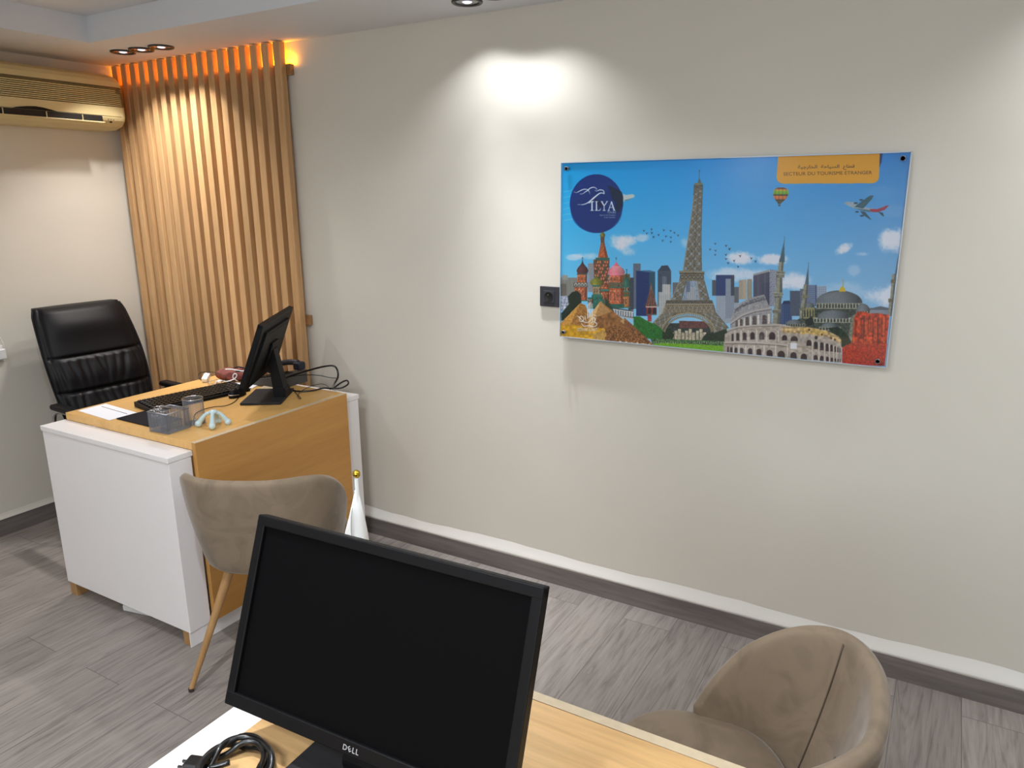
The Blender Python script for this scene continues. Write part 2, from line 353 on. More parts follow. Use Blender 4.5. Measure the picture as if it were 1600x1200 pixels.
for x, y in ((-3.66, -.3), (-3.66, -.17), (-3.66, -1.5), (-1.9, -2.55), (-1.77, -2.55), (.1, -2.55), (.23, -2.55), (1.9, -.6), (1.9, -.47)):  # unseen downlights added around the room to raise its general brightness
    downlight(x, y, 'black-rimmed fill downlight added in the soffit, out of view', 'added fill downlights around the room', 17 if x < -3 else 42, WIDE, NEUT)
for x, y, pw in ((-2.7, 1.0, 24), (-1.22, .68, 74), (-.55, .35, 18), (.1, 1.0, 26)):  # unseen downlights added in the coffer to brighten desks, floor and walls
    downlight(x, y, 'black-rimmed fill downlight added in the raised ceiling, out of view', 'added fill downlights in the raised ceiling', pw, [(0, 1), (15, .9), (30, .7), (45, .5), (60, .3), (70, .14), (77, 0)], COOL, ZC)
# fill panel added in the coffer behind the camera to lift overall brightness
t = thing('added_panel_lamp', 'square white fill panel added in the coffer, out of view', 'ceiling light', (-.9, -.7, ZC))
MB().box((-.31, -.31, -.02), (.31, .31, -.0005), .004).build('frame', WPLAS, t)
MB().box((-.29, -.29, -.024), (.29, .29, -.0205)).build('diffuser', mat('lit_diffuser', (240, 244, 255), emit=(240, 246, 255), estr=3), t)
l = bpy.data.lights.new('lamp', 'AREA'); l.energy = 26; l.size = .58; l.color = COOL
lo = bpy.data.objects.new('lamp', l); COL.objects.link(lo); lo.parent = t; lo.location = (0, 0, -.03)

# ------------------------------------------------------------------ slat panel with amber light strip
t = thing('slat_panel', 'tall panel of vertical oak slats in the corner with amber glow along its top', 'wall panel', (-3.29, WY, 0))
PX0 = -3.29
s = MB(); NS = 17; per = .0738
for i in range(NS):
    x1 = -2.658 - per * (NS - 1 - i); x0 = x1 - .041
    if x0 < WX + .003: x0 = WX + .003
    s.box((x0 - PX0, -.056, .0), (x1 - PX0, -.024, ZS - .003), .0015, 1)
s.build('slats', SLAT, t)
RAIL = wood('oak_rail', (150, 108, 66), (170, 128, 84), 0, rough=.5)
for z in (2.145, 1.02, .12):
    MB().box((WX + .003 - PX0, -.0235, z), (-2.635 - PX0, -.001, z + .045), .001, 1).build('rail', RAIL, t)
AMB = (1.0, .36, .008)
STRIPM = mat('amber_led_strip', (255, 150, 20), rough=.5, emit=(255, 150, 5), estr=4)
MB().box((WX + .01 - PX0, -.018, 2.1905), (-2.640 - PX0, -.006, 2.1935)).build('light_strip', STRIPM, t)
for xc in np.linspace(WX + .08, -2.70, 9):
    l = bpy.data.lights.new('strip_lamp', 'AREA'); l.shape = 'RECTANGLE'; l.size = .14; l.size_y = .010; l.energy = .42; l.color = AMB
    lo = bpy.data.objects.new('strip_lamp', l); COL.objects.link(lo); lo.parent = t; lo.location = (xc - PX0, -.021, 2.200); lo.rotation_euler = (math.radians(180 - 62), 0, 0)

# ------------------------------------------------------------------ air conditioner
t = thing('air_conditioner', 'aged cream wall air conditioner high on the left wall', 'air conditioner', (WX, 1.95, 1.955))
y0, y1 = -.50, .537
prof = [(0, 0), (.10, .0), (.165, .016), (.192, .042)]
prof += [(.198, .055), (.2, .10)]
for k in range(10):                      # grille grooves
    z = .108 + k * .0088; xx = .2 - .0006 * k
    prof += [(xx, z), (xx - .010, z + .0012), (xx - .010, z + .0036), (xx, z + .0048)]
prof += [(.193, .203), (.183, .228), (.165, .248), (.13, .264), (.09, .272), (0, .272)]
b = MB(); nb = bmesh.new(); rows = []
ends = [(y0, .93), (y0 + .02, 1), (y1 - .045, 1), (y1 - .02, .985), (y1 - .006, .955), (y1, .90)]
for yy, k in ends: rows.append([nb.verts.new((p[0] * k, yy, .135 + (p[1] - .135) * (.5 + .5 * k))) for p in prof])
for a, c2 in zip(rows, rows[1:]):
    for i in range(len(prof)): nb.faces.new((a[i], a[(i + 1) % len(prof)], c2[(i + 1) % len(prof)], c2[i]))
nb.faces.new(rows[0]); nb.faces.new(rows[-1][::-1]); bmesh.ops.recalc_face_normals(nb, faces=list(nb.faces)); b._merge(nb)
ho = b.build('housing', [ACM, ACD], t)
for p_ in ho.data.polygons:
    if .106 < p_.center.z < .2 and abs(p_.normal.z) < .95 and p_.center.x < .1945 and p_.center.x > .17 and abs(p_.normal.y) < .5: p_.material_index = 1
MB().box((.150, y0 + .06, .030), (.2005, .405, .060), .002).build('air_outlet', BLK, t)
v = MB(); v.box((.160, y0 + .05, .026), (.207, .412, .0325), .002)
for yy in (-.3, -.06, .13, .30): v.box((.19, yy, .032), (.2035, yy + .004, .058))
v.build('louver', ACM, t)
v = MB(); v.prism([(-.02 + .005, .0605), (.185, .0605), (.165, .066), (.12, .074), (.085, .0765), (.05, .074), (.0, .066)], .1995, .2025, axis=0)
v.build('display', BLACKG, t)
v = MB()
for k in range(3): v.cone((.196, .435 + k * .014, .045), (.2005, .435 + k * .014, .045), .0018, .0018, 10)
v.cone((.188, .45, .034), (.1985, .45, .034), .004, .004, 12)
v.build('indicator', BLK, t)
MB().box((.1965, y0 + .03, .0615), (.2003, y1 - .03, .0625)).build('seam', ACD, t)

# ------------------------------------------------------------------ desks
def desk(name, label, loc, rz, L, D, endw=.10, far=True, top_m=None, front_m=None):
    """local: front (visitor) face at y=0, body behind in -y, length along x from 0 to L; white end block at both ends"""
    t = thing(name, label, 'desk', loc, rz)
    W1 = L - endw
    for x0 in (0, W1):
        c = MB(); c.box((x0 + .004, -D + .004, .062), (x0 + endw - .004, -.024, .724), .0008, 1)
        c.box((x0 + .006, -.0245, .062), (x0 + endw - .004, -.0215, .724), .0008, 1)
        k = c.build('end_cabinet', WHITE, t)
        MB().box((x0, -D, .7255), (x0 + endw, -.020, .745), .001, 1).build('cabinet_top', WHITE, k)
    for (x, y) in ((.004, -D + .004), (W1 + .04, -D + .004), (.02, -.075), (W1 + .04, -.075)):
        MB().box((x, y, 0), (x + .05, y + .045, .0615), .001, 1).build('leg', LEGW, t)
    MB().box((.004, -.030, 0.001), (L - .004, -.0255, .0615)).build('kick_board', WHITE, t)
    MB().box((endw, -D + .01, .7455), (W1, -.0205, .775), .001, 1).build('desktop', top_m, t)
    f = MB(); f.box((endw, -.020, .07), (W1, 0, .7735), .0008, 1); fr = f.build('front_panel', front_m, t)
    MB().box((endw, -.0198, .7738), (W1, -.0002, .7752)).build('edge_band', EDGEB, fr)
    return t
# far desk: front faces +x
DT = wood('honey_oak_desktop', (216, 168, 98), (228, 182, 112), 0, rough=.32, fine=60, dark=.9)
DF = wood('honey_oak_front', (190, 136, 68), (202, 148, 78), 0, rough=.36, fine=70, dark=.9)
desk('office_desk', 'white-ended honey oak office desk before the wooden slats', (-2.245, 2.48, 0), -PI / 2, .98, .815, top_m=DT, front_m=DF)
NDT = wood('light_oak_desktop', (206, 164, 108), (224, 184, 130), 0, rough=.34, fine=80, dark=.84)
desk('reception_desk', 'white and light oak desk in the foreground, cut by the bottom edge', (-1.008, .999, 0), 0, 1.50, .75, top_m=NDT, front_m=DF)

# ------------------------------------------------------------------ velvet chairs
SEAMM = mat('velvet_seam', (92, 80, 66), rough=.9)
def velvet_chair(label, loc, rz, bw=.264):
    """faces local +y, origin under the seat centre"""
    t = thing('velvet_chair', label, 'chair', loc, rz, 'taupe velvet visitor chairs')
    A, B = bw, .225; TH = math.radians(117)
    def ease(x): x = max(0, min(1, x)); return x * x * (3 - 2 * x)
    def H(th):
        a = abs(th) / TH; t_ = max(0, (abs(th) - .62) / (TH - .62)); return .764 - .262 * t_ ** 2.1
    def plan(th, k, e=2.6):
        s_, c_ = math.sin(th), math.cos(th)
        f = (abs(s_) ** e + abs(c_) ** e) ** (-1 / e)
        return A * k * s_ * f, -B * k * c_ * f
    ZB = .405
    def surf(th, q, inner):
        zt = H(th); z = ZB + (zt - ZB) * q
        zz = (z - ZB) / (.772 - ZB)
        k = .83 + .17 * (1 - (1 - min(1, zz)) ** 2.0)
        th_ = .036 + .012 * (1 - q)
        x, y = plan(th, k)
        L_ = math.hypot(x, y)
        if inner:
            z2 = z if q > .02 else z
            seam = -.003 * math.exp(-((abs(th) - .76) / .025) ** 2)
            x -= x / L_ * (th_ - seam); y -= y / L_ * (th_ - seam)
        y -= .05 * zz * max(0, math.cos(th)) ** .7 if math.cos(th) > 0 else 0          # the back leans outward
        return Vector((x, y, z))
    NU = 73; ring = []
    nb = bmesh.new(); rows = []
    for i in range(NU):
        th = -TH + 2 * TH * i / (NU - 1)
        
        col = []
        for q in np.linspace(0, .95, 12): col.append(surf(th, q, False))
        o_ = surf(th, .975, False); i_ = surf(th, .975, True); top = (o_ + i_) / 2; zt = H(th)
        mid = Vector((top.x, top.y, zt))
        col += [o_.lerp(mid, .12) + Vector((0, 0, .004)), mid.lerp(o_, .45) + Vector((0, 0, .006)), mid + Vector((0, 0, .008)), mid.lerp(i_, .45) + Vector((0, 0, .006)), i_.lerp(mid, .12) + Vector((0, 0, .004))]
        for q in np.linspace(.95, 0, 12): col.append(surf(th, q, True))
        rows.append([nb.verts.new(p) for p in col])
    n = len(rows[0])
    for a, b_ in zip(rows, rows[1:]):
        for i in range(n): nb.faces.new((a[i], a[(i + 1) % n], b_[(i + 1) % n], b_[i]))
    for r_, fl in ((rows[0], 1), (rows[-1], -1)):      # rounded arm ends
        cc = [p.co.copy() for p in r_]; nn = (surf(TH * (1 if fl < 0 else -1), .5, False) - surf((TH - .05) * (1 if fl < 0 else -1), .5, False)).normalized()
        for k in range(n // 2):
            pass
        ctr = []
        for k in range(n):
            opp = cc[n - 1 - k]; ctr.append(cc[k].lerp(opp, .25) + nn * .012)
        r2 = [nb.verts.new(p) for p in ctr]
        for k in range(n): nb.faces.new((r_[k], r_[(k + 1) % n], r2[(k + 1) % n], r2[k]))
        ctr = [cc[k].lerp(cc[n - 1 - k], .5) + nn * .017 for k in range(n)]
        r3 = [nb.verts.new(p) for p in ctr]
        for k in range(n): nb.faces.new((r2[k], r2[(k + 1) % n], r3[(k + 1) % n], r3[k]))
    bmesh.ops.remove_doubles(nb, verts=list(nb.verts), dist=1e-4)
    bmesh.ops.recalc_face_normals(nb, faces=list(nb.faces))
    g = MB(); g._merge(nb, None, True); bo = g.build('backrest', VELV, t)
    md = bo.modifiers.new('sub', 'SUBSURF'); md.levels = 1; md.render_levels = 1
    # seams on the inside where the back meets the side wings
    for sg in (-.76, .76):
        pts = [surf(sg, q, True) for q in np.linspace(.12, .975, 16)]
        MB().tube(pts, .0016, 6).build('seam', SEAMM, bo)
    # seat cushion
    def seatf(u, v):
        a = 2 * PI * u; e = 2.7; c_, s_ = math.cos(a), math.sin(a); f = (abs(c_) ** e + abs(s_) ** e) ** (-1 / e)
        ph = -PI / 2 + PI * v; rr = abs(math.cos(ph)) ** .38; zz = math.sin(ph)
        if zz < 0: rr *= 1 + .06 * zz
        x = (A - .035) * rr * c_ * f; y = .215 * rr * s_ * f + .045
        if y < 0: x *= 1 + 1.0 * y; y *= .78
        z = .447 + .046 * zz * (1 if zz > 0 else .8) + .016 * (1 - rr) * (1 if zz > 0 else 0)
        z -= .10 * max(0, (y - .17)) 
        return Vector((x, y, z))
    st = MB(); st.grid(seatf, 56, 25, closeu=True); so = st.build('seat', VELV2, t, doubles=True)
    MB().lathe([(0, .402), (.13, .399), (.145, .405), (.145, .412)], 32).build('seat_pan', FOOT, t)
    for sx in (-1, 1):
        for sy in (-1, 1):
            top = Vector((sx * .115, sy * .115 - .005, .408)); bot = Vector((sx * (.222 if sy > 0 else .245), .17 if sy > 0 else -.235, .006))
            lg = MB(); lg.cone(bot, top, .0085, .0165, 20); lo_ = lg.build('leg', LEGW, t, smooth=True)
            MB().cone(bot - Vector((0, 0, .0058)), bot + Vector((0, 0, .006)), .0095, .0093, 16).build('foot_tip', FOOT, lo_)
    return t
velvet_chair('taupe velvet chair seen from behind, facing the far oak desk', (-1.945, 1.662, 0), math.radians(27))
velvet_chair('taupe velvet chair beside the foreground desk, its padded inner back in view', (-.272, 1.268, 0), math.radians(95))

# ------------------------------------------------------------------ office chair
def office_chair():
    t = thing('office_chair', 'black leather high-backed office chair with padded arms behind the far desk', 'chair', (-3.36, 2.09, 0), math.radians(-90 - 4))
    # local +y forward (towards +x of the room)
    rn = np.random.default_rng(5)
    wr = [(-1.05 + .125 * i + rn.uniform(-.04, .04), rn.uniform(.03, .055), rn.uniform(-.9, .9), rn.uniform(.5, 1.1)) for i in range(18)]
    def front(u, v):       # u -1..1, v 0..1 bottom..top
        hw = .208 + .026 * math.sin(PI * min(1, v * 1.02)) * 1.0 + .012 * v - .012 * max(0, v - .93) / .07
        x = u * hw
        d = .050 * (1 - abs(u) ** 5) 
        for sv, dp in ((.615, .014), (.345, .014)): d -= dp * math.exp(-((v - sv) / .013) ** 2) * (1 - abs(u) ** 8)
        d += .018 * math.exp(-((v - .86) / .10) ** 2) * (1 - u * u * .6)
        d += .012 * math.exp(-((v - .48) / .09) ** 2) + .014 * math.exp(-((v - .2) / .1) ** 2)
        d -= .008 * math.exp(-((abs(u) - .90) / .03) ** 2)
        for i, (uc, wd, sl, am) in enumerate(wr):
            sec = (.47, .13) if i % 2 else (.22, .12)
            top = sec[0] + sec[1]; k = (top - v) / (sec[1] * 1.9)
            if 0 < k < 1: d -= .0085 * am * math.exp(-((u - uc * .75 - sl * (top - v)) / wd) ** 2) * math.sin(PI * k ** .6) * 1.3
        if v > .96: d *= 1 - .5 * ((v - .96) / .04) ** 2
        return x, d
    def place(x, d, v):
        z = .50 + .605 * v; lean = -.215 - .20 * v + .06 * math.sin(PI * v) * .5
        return Vector((x, lean + d, z))
    nb = bmesh.new(); NU, NV = 90, 90
    F = [[nb.verts.new(place(*front(-1 + 2 * i / (NU - 1), j / (NV - 1)), j / (NV - 1))) for i in range(NU)] for j in range(NV)]
    def bk(i, j):
        u = -1 + 2 * i / (NU - 1); v = j / (NV - 1); x, _ = front(u, v); return place(x * (1 - .06), -.045 - .012 * (1 - u * u), v)
    Bk = [[nb.verts.new(bk(i, j)) for i in range(NU)] for j in range(NV)]
    for j in range(NV - 1):
        for i in range(NU - 1):
            nb.faces.new((F[j][i], F[j][i + 1], F[j + 1][i + 1], F[j + 1][i])); nb.faces.new((Bk[j][i], Bk[j + 1][i], Bk[j + 1][i + 1], Bk[j][i + 1]))
        nb.faces.new((F[j][0], F[j + 1][0], Bk[j + 1][0], Bk[j][0])); nb.faces.new((F[j][-1], Bk[j][-1], Bk[j + 1][-1], F[j + 1][-1]))
    for i in range(NU - 1):
        nb.faces.new((F[-1][i], F[-1][i + 1], Bk[-1][i + 1], Bk[-1][i])); nb.faces.new((F[0][i], Bk[0][i], Bk[0][i + 1], F[0][i + 1]))
    bmesh.ops.recalc_face_normals(nb, faces=list(nb.faces))
    g = MB(); g._merge(nb, None, True); bo = g.build('backrest', LEATHER, t)
    bv = bo.modifiers.new('bev', 'BEVEL'); bv.width = .012; bv.segments = 3; bv.limit_method = 'ANGLE'; bv.angle_limit = math.radians(50)
    # piping along the edges
    for sx in (-1, 1):
        MB().tube([place(sx * (front(1, v)[0] + .001), .002, v) for v in np.linspace(.02, .985, 30)], .004, 8).build('piping', LEATHER, bo)
    def sf(u, v):
        a = 2 * PI * u; e = 3.5; c_, s_ = math.cos(a), math.sin(a); f = (abs(c_) ** e + abs(s_) ** e) ** (-1 / e)
        ph = -PI / 2 + PI * v; rr = abs(math.cos(ph)) ** .35
        return Vector((.245 * rr * c_ * f, .245 * rr * s_ * f + .02, .465 + .055 * math.sin(ph)))
    MB().grid(sf, 56, 19, closeu=True).build('seat', LEATHER, t, doubles=True)
    for sx in (-1, 1):
        pts = smoothpath([(sx * .235, -.15, .455), (sx * .275, -.20, .50), (sx * .278, -.215, .60), (sx * .275, -.175, .648), (sx * .272, -.05, .655), (sx * .272, .10, .645), (sx * .272, .165, .60), (sx * .262, .13, .50), (sx * .235, .08, .45)], 6)
        ar = MB().tube(pts, .011, 10).build('armrest', CHROME, t)
        MB().box((sx * .272 - .026, -.20, .657), (sx * .272 + .026, .14, .685), .012, 3).build('arm_pad', LEATHER, ar)
    MB().cone((0, 0, .12), (0, 0, .42), .028, .024, 24).build('gas_column', BLACK, t)
    MB().box((-.09, -.1, .395), (.09, .1, .425), .005).build('tilt_plate', BLACK, t)
    for k in range(5):
        a = math.radians(18 + 72 * k); e = Vector((.28 * math.cos(a), .28 * math.sin(a), .075))
        lg = MB(); lg.tube([Vector((0, 0, .12)), e * .5 + Vector((0, 0, .06)), e], .02, 10, rf=lambda q: 1.1 - .4 * q); l_ = lg.build('base_leg', BLACK, t)
        cs = MB(); sd = Vector((-math.sin(a), math.cos(a), 0))
        for q in (-1, 1): cs.cone(Vector((e.x, e.y, .027)) + sd * (q * .02 - .007), Vector((e.x, e.y, .027)) + sd * (q * .02 + .007), .026, .026, 20)
        cs.box((e.x - .012, e.y - .012, .03), (e.x + .012, e.y + .012, .07), .002)
        cs.build('caster', BLACK, l_)
    return t
office_chair()

# ------------------------------------------------------------------ text as meshes
def text_tris(s, size=1.0, bold=0):
    c_ = bpy.data.curves.new('t', 'FONT'); c_.body = s; c_.size = size; c_.resolution_u = 3; c_.offset = bold
    o_ = bpy.data.objects.new('t', c_); COL.objects.link(o_); bpy.context.view_layer.update()
    me = o_.evaluated_get(bpy.context.evaluated_depsgraph_get()).to_mesh(); me.calc_loop_triangles()
    P = np.array([v.co[:2] for v in me.vertices]).reshape(-1, 2); T = np.array([tuple(q.vertices) for q in me.loop_triangles]).reshape(-1, 3)
    bpy.data.objects.remove(o_); bpy.data.curves.remove(c_)
    return P, T
def text_mesh(name, s, m, parent, M4, h, width=None, bold=0):
    P, T = text_tris(s, 1, bold); mn, mxx = P.min(0), P.max(0); P = (P - (mn + mxx) / 2) / (mxx[1] - mn[1]) * h
    if width: P[:, 0] *= width / (P[:, 0].max() - P[:, 0].min())
    me = bpy.data.meshes.new(name); me.from_pydata([tuple(M4 @ Vector((p[0], p[1], 0))) for p in P], [], [tuple(map(int, q)) for q in T]); me.materials.append(m)
    o_ = bpy.data.objects.new(name, me); COL.objects.link(o_)
    if parent: o_.parent = parent
    return o_

# ------------------------------------------------------------------ monitors
def monitor(label, loc, rz, pw, ph, pc, tilt, bw, bd, front_logo):
    """screen faces local -y; origin on the desk under the stand"""
    t = thing('computer_monitor', label, 'monitor', loc, rz)
    Mp = Matrix.Translation(pc) @ Matrix.Rotation(-tilt, 4, 'X')
    b = MB(); hw, hh = pw / 2, ph / 2; bz = .0165
    # bezel frame: four bevelled bars, raised above the screen
    b.box((-hw, -.0, hh - bz), (hw, .020, hh), .0018, 2, Mp); b.box((-hw, 0, -hh), (hw, .020, -hh + bz + .005), .0018, 2, Mp)
    b.box((-hw, .0003, -hh + .001), (-hw + bz, .020, hh - .001), .0018, 2, Mp); b.box((hw - bz, .0003, -hh + .001), (hw, .020, hh - .001), .0018, 2, Mp)
    b.build('bezel', BLACK, t)
    MB().box((-hw + bz - .002, .0065, -hh + bz), (hw - bz + .002, .012, hh - bz + .002), 0, 1, Mp).build('screen', SCREEN, t)
    s = MB(); s.box((-hw + .004, .010, -hh + .004), (hw - .004, .021, hh - .004), .003, 2, Mp)
    s.prism([(-hw + .04, -hh + .03), (hw - .04, -hh + .03), (hw - .07, hh - .04), (-hw + .07, hh - .04)], .020, .030, 1, Mp)
    s.box((-.055, .028, -.085), (.055, .040, .035), .004, 2, Mp)
    hs = s.build('rear_housing', BLACK, t)
    v = MB()
    for k in range(24): v.box((-.15 + k * .0127, .0301, hh - .055), (-.143 + k * .0127, .0306, hh - .050), 0, 1, Mp)
    v.box((-hw + .03, .0209, hh - .018), (hw - .03, .0215, hh - .0165), 0, 1, Mp)
    v.build('vent', BLK, hs)
    # stand
    top = Mp @ Vector((0, .040, -.03)); 
    p = MB(); y1 = bd * .30
    p.prism([(y1 + .035, .010), (y1 - .015, .010), (top.y - .012, top.z - .03), (top.y - .008, top.z + .03), (top.y + .014, top.z + .03)], -.034, .034, 0)
    p.cone((-.037, y1 + .01, .032), (.037, y1 + .01, .032), .027, .027, 28)
    p.build('stand_neck', BLACK, t)
    MB().box((-bw / 2, -bd / 2, .0005), (bw / 2, bd / 2, .011), .003, 2).build('stand_base', DARKG, t)
    if front_logo:
        for ch, dx, rot, h in (('D', -.0118, 0, .0078), ('E', -.0036, .55, .0076), ('L', .0040, 0, .0078), ('L', .0105, 0, .0078)):
            M4 = Mp @ Matrix.Translation((dx, -.0004, -hh + .0105)) @ Matrix.Rotation(PI / 2, 4, 'X') @ Matrix.Rotation(rot, 4, 'Z')
            text_mesh('logo_letter', ch, CHROME if 0 else LGREY, t, M4, h, bold=.02)
    else:
        Mb = Mp @ Matrix.Translation((0, .0307, .060)) @ Matrix.Rotation(PI, 4, 'Z') @ Matrix.Rotation(PI / 2, 4, 'X')
        ring = MB(); nb = bmesh.new(); a_ = [nb.verts.new((.030 * math.cos(q), .030 * math.sin(q), 0)) for q in np.linspace(0, 2 * PI, 49)[:-1]]; b_ = [nb.verts.new((.0275 * math.cos(q), .0275 * math.sin(q), 0)) for q in np.linspace(0, 2 * PI, 49)[:-1]]
        for k in range(48): nb.faces.new((a_[k], a_[(k + 1) % 48], b_[(k + 1) % 48], b_[k]))
        ring._merge(nb, Mb).build('rear_emblem', DARKG, hs)
        for ch, dx, rot in (('D', -.0145, 0), ('E', -.0045, .55), ('L', .0055, 0), ('L', .0135, 0)):
            text_mesh('logo_letter', ch, DARKG, hs, Mb @ Matrix.Translation((dx, 0, .0001)) @ Matrix.Rotation(rot, 4, 'Z'), .0098, bold=.02)
    return t
FT, NT_ = .361, .369
yw = .041
near_root = Vector((-.655, .640, .7755))
d = Vector((-.662, .712, .984)) - near_root
monitor('large black computer monitor in the foreground with its dark screen facing the camera', near_root, yw, .51, .30, (d.x * math.cos(yw) + d.y * math.sin(yw), -d.x * math.sin(yw) + d.y * math.cos(yw), d.z), FT, .25, .18, True)
fr = .579 - PI / 2; far_root = Vector((-2.495, 2.160, .7755)); d = Vector((-2.481, 2.157, 1.006)) - far_root
monitor('black computer monitor on the far desk, seen edge-on from behind', far_root, fr, .51, .29, (d.x * math.cos(fr) + d.y * math.sin(fr), -d.x * math.sin(fr) + d.y * math.cos(fr), d.z), NT_, .24, .17, False)

# ------------------------------------------------------------------ things on the far desk (top at z = .775)
ZD = .7755
k = thing('keyboard', 'black computer keyboard on the far desk before the monitor', 'keyboard', (-2.765, 1.995, ZD), math.radians(80.5))
MB().prism([(-.075, 0.0005), (.075, 0.0005), (.075, .022), (-.075, .012)], -.222, .222, 0).build('body', BLACK, k)
kb = MB()
for r_ in range(6):
    y = .058 - r_ * .0225; z = .0205 - (.058 - y) * .0667
    x = -.212
    while x < .205:
        wk = .0165
        if r_ == 5 and -.11 < x < -.02: wk = .11
        kb.box((x, y - .0085, z), (x + wk, y + .0085, z + .007), .0018, 1); x += wk + .0028
kb.build('keys', BLACKG, k)

def tray():
    t = thing('mesh_tray', 'square grey wire-mesh desk tray near the front corner of the far desk', 'desk organiser', (-2.468, 1.663, ZD), math.radians(4))
    MW = mat('silver_wire_mesh', (150, 156, 166), rough=.35, metal=.6)
    h, a = .075, .05
    def wallgrid(p0, p1, name):
        m = MB(); p0 = Vector(p0); p1 = Vector(p1); n = 26
        for i in range(n + 1):
            p = p0.lerp(p1, i / n); m.tube([p, p + Vector((0, 0, h))], .00045, 4, caps=False)
        for j in range(20):
            z = .002 + h * j / 20; m.tube([p0 + Vector((0, 0, z)), p1 + Vector((0, 0, z))], .00045, 4, caps=False)
        return m.build(name, MW, t)
    cs = [(-a, -a, .001), (a, -a, .001), (a, a, .001), (-a, a, .001)]
    for i in range(4): wallgrid(cs[i], cs[(i + 1) % 4], 'mesh_wall')
    wallgrid((-a, .0, .001), (a * .1, .0, .001), 'divider'); wallgrid((a * .1, -a, .001), (a * .1, a, .001), 'divider')
    m = MB(); m.box((-a, -a, .0005), (a, a, .002)); m.build('base', MW, t)
    m = MB(); m.tube([Vector(c_) + Vector((0, 0, h)) for c_ in cs], .0024, 8, close=True); m.build('rim', mat('silver_rim', (168, 172, 180), rough=.3, metal=.7), t)
    return MW
MW = tray()
t = thing('mesh_cup', 'round grey wire-mesh pen cup beside the square mesh tray', 'desk organiser', (-2.455, 1.762, ZD))
m = MB(); r_, h = .037, .098
for i in range(60):
    a = 2 * PI * i / 60; m.tube([(r_ * math.cos(a), r_ * math.sin(a), .001), (r_ * math.cos(a), r_ * math.sin(a), h)], .0004, 4, caps=False)
for j in range(25):
    z = .001 + h * j / 25; m.tube([(r_ * math.cos(a), r_ * math.sin(a), z) for a in np.linspace(0, 2 * PI, 41)[:-1]], .0004, 4, close=True)
m.build('mesh_wall', MW, t)
m = MB(); m.lathe([(0, .0005), (r_, .0005), (r_, .002), (0, .002)], 40); m.build('base', MW, t)
m = MB(); m.tube([(r_ * math.cos(a), r_ * math.sin(a), h) for a in np.linspace(0, 2 * PI, 49)[:-1]], .0022, 8, close=True); m.build('rim', CHROME, t)
# wire clips in the tray
g = MB(); rr = random.Random(4)
pts = []
for i in range(120):
    a = i * .55; pts.append((-2.488 + .020 * math.cos(a) + .006 * math.sin(i * .13), 1.635 + .013 * math.sin(a * 1.07) , ZD + .068 + .018 * math.sin(a * .61) + .004 * math.sin(i * .4)))
pts = [(-2.488, 1.635, ZD + .004), (-2.49, 1.64, ZD + .02)] + pts
g.tube(smoothpath(pts, 3), .0012, 5)
tag(g.build('wire_bundle', CHROME), 'tangle of thin metal wire in the square mesh tray', 'wire')
g = MB(); g.cone((-2.51, 1.665, ZD + .083), (-2.56, 1.80, ZD + .0325), .0042, .0042, 12); g.cone((-2.51, 1.665, ZD + .083), (-2.505, 1.652, ZD + .088), .0042, .001, 12)
tag(g.build('pen', mat('silver_pen', (205, 206, 210), rough=.3, metal=.4)), 'silver pen leaning from the mesh tray over the keyboard', 'pen')
# massager
t = MB(); apex = Vector((-2.318, 1.738, ZD + .068))
feet = [on_plane(310, 662, 2, ZD + .0125), on_plane(331.5, 666, 2, ZD + .0125), on_plane(356, 659, 2, ZD + .0105), on_plane(341, 657, 2, ZD + .011)]
apex = Vector((sum(f[0] for f in feet) / 4, sum(f[1] for f in feet) / 4, ZD + .056))
for f in feet:
    f = Vector(f); mid = apex.lerp(f, .55) + Vector((0, 0, .012))
    t.tube(smoothpath([apex + Vector((0, 0, -.001)), apex.lerp(f, .25) + Vector((0, 0, .0075)), mid, f], 6), 0.0078, 12, rf=lambda q: 1.15 - .45 * q if q < .6 else .88 + (q - .6) * 1.3)
    t.ball(f, .0132, (1, 1, 1), 20)
t.ball(apex, .011, (1.5, 1.5, .8), 16)
o = t.build('massager', AQUA); tag(o, 'pale aqua four-legged plastic head massager on the far desk corner', 'massager')
md = o.modifiers.new('r', 'REMESH'); md.mode = 'VOXEL'; md.voxel_size = .0013; md.use_smooth_shade = True
md = o.modifiers.new('s', 'SMOOTH'); md.iterations = 8; md.factor = .6
# papers
def sheet(name, pts, z0, z1, m, label, cat):
    g = MB(); g.prism([(p[0], p[1]) for p in pts], z0, z1, 2); return tag(g.build(name, m), label, cat)
pp = [on_plane(*q, 2, ZD) for q in ((122, 642), (165, 631), (214, 645), (171, 657))]
o = sheet('paper_sheet', pp, ZD, ZD + .0012, PAPER, 'white sheet of paper at the left end of the far desk', 'paper')
a = Vector(pp[0]).lerp(Vector(pp[1]), .72); b_ = Vector(pp[3]).lerp(Vector(pp[2]), .72)
g = MB(); g.tube([a.lerp(b_, .12) + Vector((0, 0, .0014)), a.lerp(b_, .93) + Vector((0, 0, .0014))], .0012, 4); g.build('printed_line', INK, o)
a = Vector(on_plane(182, 655, 2, ZD)); b_ = Vector(on_plane(222, 643, 2, ZD)); c2 = Vector(on_plane(236, 668, 2, ZD))
dx = (c2 - a).normalized(); dy = Vector((-dx.y, dx.x, 0)); 
sheet('folder', [a, a + dx * .235, a + dx * .235 + dy * .125, a + dy * .125], ZD + .0014, ZD + .0042, NAVY, 'dark navy folder lying under the mesh tray on the far desk', 'folder')
